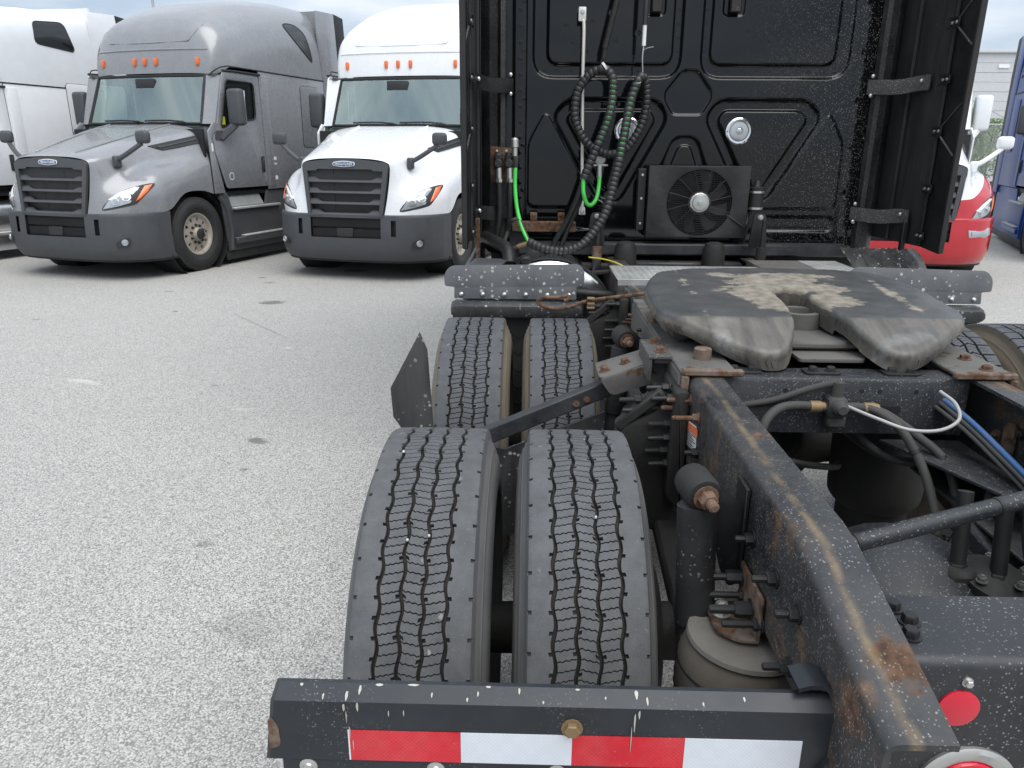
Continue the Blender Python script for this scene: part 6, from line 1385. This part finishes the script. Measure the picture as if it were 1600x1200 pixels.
        P('grab_rail', 'aluminium', lambda b: b.cyl((s*1.225, 1.93, 2.02), (s*1.235, 2.15, 2.68), .013, 8)) if body == 'paint_white' else None
        # wheel and wheel well
        wheel(E, (s*1.045, 1.30, .515), TYRE_C, 'tyre_plain', s, 0.4)
        P('wheel_well', 'seam_dark', lambda b: b.rev((s*.75, 1.30, .52), (s, 0, 0), [(0, .001), (0.0, .60), (.43, .615)], 28, cap=False))
        for ay in (6.7, 8.0):
            for xx in (.752, 1.095): wheel(E, (s*xx, ay, .51), TYRE_C, 'tyre_plain', s if xx > 1 else -s)
    # roof fairing dome
    Ht = H or [(1.955, 2.70), (1.965, 2.82), (1.985, 2.96), (2.0, 3.04), (2.05, 3.22), (2.13, 3.38), (2.25, 3.50), (2.45, 3.61), (2.75, 3.735), (3.2, 3.85), (3.7, 3.93), (4.2, 3.975), (4.78, 3.985)]
    def roof(b):
        rows_ = []
        for y, h in Ht:
            hw = interp([(1.95, .99), (1.99, 1.05), (2.1, 1.10), (2.4, 1.165), (2.9, 1.195), (5, 1.205)], y); n = interp([(1.95, 5.5), (2.02, 4.5), (2.3, rn0), (3.0, rn0), (4.8, rn0+1.2)], y)
            zb_ = interp([(1.95, 2.665), (2.1, 2.72), (2.25, seam_z), (5, seam_z)], y); row = []
            for k in range(33):
                a = pi*k/32; c_, s_ = cos(a), sin(a)
                x = hw*(abs(c_)**(2/n))*(1 if c_ >= 0 else -1); z = zb_+(h-zb_)*(s_**(2/n) if s_ > 0 else 0)
                row.append((x, y+header_y(x)*max(0, 1-(y-1.95)/1.2), z))
            rows_.append(row)
        b.grid(rows_)
        return rows_
    rb_ = MB(); rrows = roof(rb_); ro = rb_.build('roof_fairing', body, E, 60); rbv = bvh_of([[Vector(p) for p in r] for r in rrows])
    P('roof_crease', body, lambda b: (b.tube([V(x, rbv.ray_cast(V(x, -3, 3.02), V(0, 1, 0))[0].y-.001 if rbv.ray_cast(V(x, -3, 3.02), V(0, 1, 0))[0] else 2.1, 3.02) for x in [-.98+k*.098 for k in range(21)]], .012, 6, 1)), ro)
    def dpanel(b):
        pts = [(-.72, 3.16), (-.62, 3.13), (0, 3.115), (.62, 3.13), (.72, 3.16), (.80, 3.28)]
        def on(x, z):
            h = rbv.ray_cast(V(x, -3, z), V(0, 1, 0)); return (h[0] if h[0] else V(x, 2.5, z))
        b.tube([on(-.80, 3.28)]+[on(x, z) for x, z in pts]+[on(.84, 3.36)], .009, 6, 3)
    P('roof_panel_edge', body, dpanel, ro)
    for x in (-.85, -.19, 0, .19, .85):
        h = rbv.ray_cast(V(x, -3, 2.855), V(0, 1, 0))[0]; y = h.y if h else 2.0
        ml = P('marker_light', 'lens_amber', lambda b: b.box((x-.026, y-.035, 2.80), (x+.026, y+.02, 2.91), .018, None, 2))
    for s in (-1, 1):
        P('roof_seam', 'seam_dark', lambda b: b.tube([(s*1.03, 2.02, 2.66), (s*1.13, 2.06, 2.735), (s*1.195, 2.2, seam_z-.005), (s*1.213, 2.6, seam_z), (s*1.213, 4.78, seam_z)], .009, 5, 3))
        swp = sleeper_win or [(3.83, 3.56), (4.02, 3.60), (4.20, 3.57), (4.36, 3.45), (4.47, 3.12), (4.42, 3.10), (4.10, 3.30), (3.92, 3.44)]
        P('sleeper_window', 'dark_glass_solid', lambda b: patch(b, rbv, smooth_poly(swp, 3) if not sleeper_win else round_poly(swp, .08, 4), 'side', .007, .01, (1, .8, .5, .2), s))
        P('sleeper_window_seal', 'rubber_black', lambda b: b.tube([(lambda h: h[0] if h[0] else V(s*1.2, q[0], q[1]))(rbv.ray_cast(V(s*4, q[0], q[1]), V(-s, 0, 0))) for q in (smooth_poly(swp, 3) if not sleeper_win else round_poly(swp, .08, 4))+[(smooth_poly(swp, 3) if not sleeper_win else round_poly(swp, .08, 4))[0]]], .012, 6, 1, cap=False))
    # back wall, floor, interior
    P('back_panel', body, lambda b: b.box((-1.18, 4.72, 1.0), (1.18, 4.76, 3.9), 0))
    P('cab_floor', 'seam_dark', lambda b: (b.box((-1.15, 1.75, 1.0), (1.15, 4.75, 1.06), 0), b.box((-1.15, 1.62, 1.0), (1.15, 1.66, 1.93), 0)))
    P('ceiling', 'interior', lambda b: b.box((-1.12, 2.05, 2.66), (1.12, 4.7, 2.69), 0))
    P('dashboard', 'interior', lambda b: b.box((-1.1, 1.80, 1.6), (1.1, 2.25, 1.98), .06, None, 2))
    for s in (-1, 1): 
        P('seat', 'interior', lambda b: (b.box((s*.60-.27, 2.70, 1.45), (s*.60+.27, 3.2, 1.62), .05, None, 2), b.box((s*.60-.27, 3.15, 1.55), (s*.60+.27, 3.30, 2.35), .06, None, 2)))
    P('steering_wheel', 'plastic_black', lambda b: b.tube([(.60+.23*cos(2*pi*k/20), 2.42+.09*sin(2*pi*k/20), 1.99+.19*sin(2*pi*k/20)) for k in range(21)], .018, 6, 1, cap=False))
    P('sleeper_curtain', 'curtain', lambda b: b.grid([[(-1.1+k*.05, 3.40+.03*sin(k*1.9), z) for k in range(45)] for z in (1.1, 2.66)]))
    P('chassis', 'plastic_black', lambda b: [b.box((s*.39-.045, .4, .72), (s*.39+.045, 8.1, .98), .01) for s in (-1, 1)])
    P('underbody', 'seam_dark', lambda b: b.box((-.7, .6, .38), (.7, 5.2, .9), .05))
    return E
paint('dark_glass_solid', (0.010, 0.011, 0.013), 0.06, coat=0.5)
conv_truck('semi_truck', 'grey truck with dark grille and high sleeper roof, between two white trucks', (-7.06, 9.64, 16.54), 'paint_grey')
conv_truck('semi_truck', 'white truck with dark bumper and black mirrors, between the grey truck and the black cab', (-3.30, 9.77, 13.35), 'paint_white', mirror='plastic_dark')
conv_truck('semi_truck', 'white truck at the left edge with a dark rounded sleeper window and bright lower skirt', (-10.95, 9.46, 18.0), 'paint_white_dull', seam_z=2.60, sleeper_win=[(3.62, 3.23), (4.33, 3.17), (4.20, 3.60), (3.66, 3.55)], logo=False, chrome=True, rn0=6.0, ext_top=3.86,
           H=[(1.955, 2.68), (1.965, 2.80), (1.985, 2.92), (2.0, 3.0), (2.05, 3.12), (2.13, 3.25), (2.25, 3.38), (2.45, 3.52), (2.75, 3.66), (3.2, 3.73), (3.7, 3.78), (4.1, 3.80), (4.4, 3.86), (4.78, 3.92)])
conv_truck('semi_truck', 'red and white truck behind the right side of the black cab', (4.05, 9.95, 8.0), 'paint_white', lower='paint_red', bumper='paint_red', mirror='paint_white', logo=False, lit=-0.08, slots=False)
conv_truck('semi_truck', 'dark blue truck at the right edge beyond the red and white one', (8.16, 11.35, 21.8), 'paint_blue', side_skirt='paint_blue', logo=False)
# ------------------------------------------------------------------ far things
def warehouse():
    E = empty('warehouse', (45, 60, 0)); E['base'] = (45, 60, 0)
    tag(E, 'long pale grey warehouse behind the fence on the right', 'building')
    for k in range(13):
        b = MB(); z = 0.05+k*0.66; b.box((8, 59.9+(0.0 if k % 2 else 0.012), z), (95, 60.2, z+0.645), 0.01); b.build('wall_panel', 'wall_panel', E)
    b = MB(); b.box((7.9, 59.7, 8.63), (95.1, 90, 8.80), 0.02); b.build('roof', 'wall_panel', E)
    b = MB(); b.box((8.0, 60.05, 0.0), (95, 89.8, 8.65), 0); b.build('wall', 'wall_panel', E)
    for x in (33.2, 47, 60):
        b = MB(); b.box((x, 59.82, 7.6), (x+0.8, 59.9, 7.85), 0.02); b.build('wall_lamp', 'badge_white', E)
warehouse()
def fence():
    E = empty('chain_link_fence', (20, 30, 0)); E['base'] = (20, 30, 0)
    tag(E, 'tall chain link fence in front of the warehouse', 'fence')
    for k in range(13):
        x = 8+k*3.0; b = MB(); b.cyl((x, 30, 0), (x, 30, 2.75), .035, 8); b.rev((x, 30, 2.75), (0, 0, 1), [(0, .04), (.03, .03), (.05, .001)], 8); b.build('post', 'galvanised', E)
    for z in (0.08, 2.7):
        b = MB(); b.cyl((8, 30.04, z), (44, 30.04, z), .02, 6); b.build('rail', 'galvanised', E)
    b = MB(); b.cyl((17.0, 30.05, .2), (14.0, 30.05, 2.6), .018, 6); b.build('brace', 'galvanised', E)
    b = MB(); b.cyl((14.1, 30.05, 4.2), (17.2, 30.05, 2.75), .018, 6); b.build('guy_wire', 'galvanised', E)
    b = MB(); n = 0
    def wire(p, q):
        d = (q-p).normalized(); s = d.cross(V(0, 1, 0))*.006
        b._add([p+s, q+s, q-s, p-s], [(0, 1, 2, 3)])
    x = 4.0
    while x < 44:
        for sg in (-1, 1):
            p = V(x, 29.96, .08); q = V(x+sg*2.62, 29.96, 2.70)
            if p.x >= 7.9 and q.x <= 44.1 and q.x >= 7.9: wire(p, q)
        x += 0.11
    o = b.build('wire_mesh', 'galvanised', E, merge=False, recalc=False); o['kind'] = 'stuff'
fence()
def shrub(x, y, h, label):
    rn = random.Random(int(x*10)); E = empty('shrub', (x, y, 0)); tag(E, label, 'shrub')
    b = MB()
    for k in range(6):
        a = rn.uniform(0, 6.28); b.tube([(0, 0, 0), (cos(a)*.2, sin(a)*.2, h*.45), (cos(a)*.5, sin(a)*.5, h*.9)], .03, 5, 3)
    b.build('trunk', 'bark', E)
    b = MB()
    for k in range(2600):
        a = rn.uniform(0, 6.28); u = rn.random()**.5; zz_ = rn.uniform(.25, 1)
        r_ = (0.9*sin(pi*min(1, zz_*.95))**.7+.15)*u; c = V(cos(a)*r_, sin(a)*r_, zz_*h+rn.uniform(-.1, .1))
        d1 = V(rn.uniform(-1, 1), rn.uniform(-1, 1), rn.uniform(-1, 1)).normalized(); d2 = d1.orthogonal().normalized()
        b._add([c-d1*.07, c+d2*.03, c+d1*.07, c-d2*.03], [(0, 1, 2, 3)])
    b.build('crown', 'leaf', E, merge=False, recalc=False)
shrub(17.2, 33.0, 3.4, 'small green shrub behind the chain link fence')
shrub(18.6, 33.8, 3.0, 'lower green shrub behind the fence, to the right of the other')
def pole():
    E = empty('lamp_post', (-29.0, 60, 0)); tag(E, 'tall pale lamp post rising behind the grey truck roof', 'lamp post')
    b = MB(); b.cyl((0, 0, 0), (0, 0, 14), .14, 10, .09); b.build('pole', 'galvanised', E)
    b = MB(); b.box((-.9, -.25, 13.9), (.9, .25, 14.1), .05); b.build('lamp_head', 'galvanised', E)
pole()
bpy.context.view_layer.update()
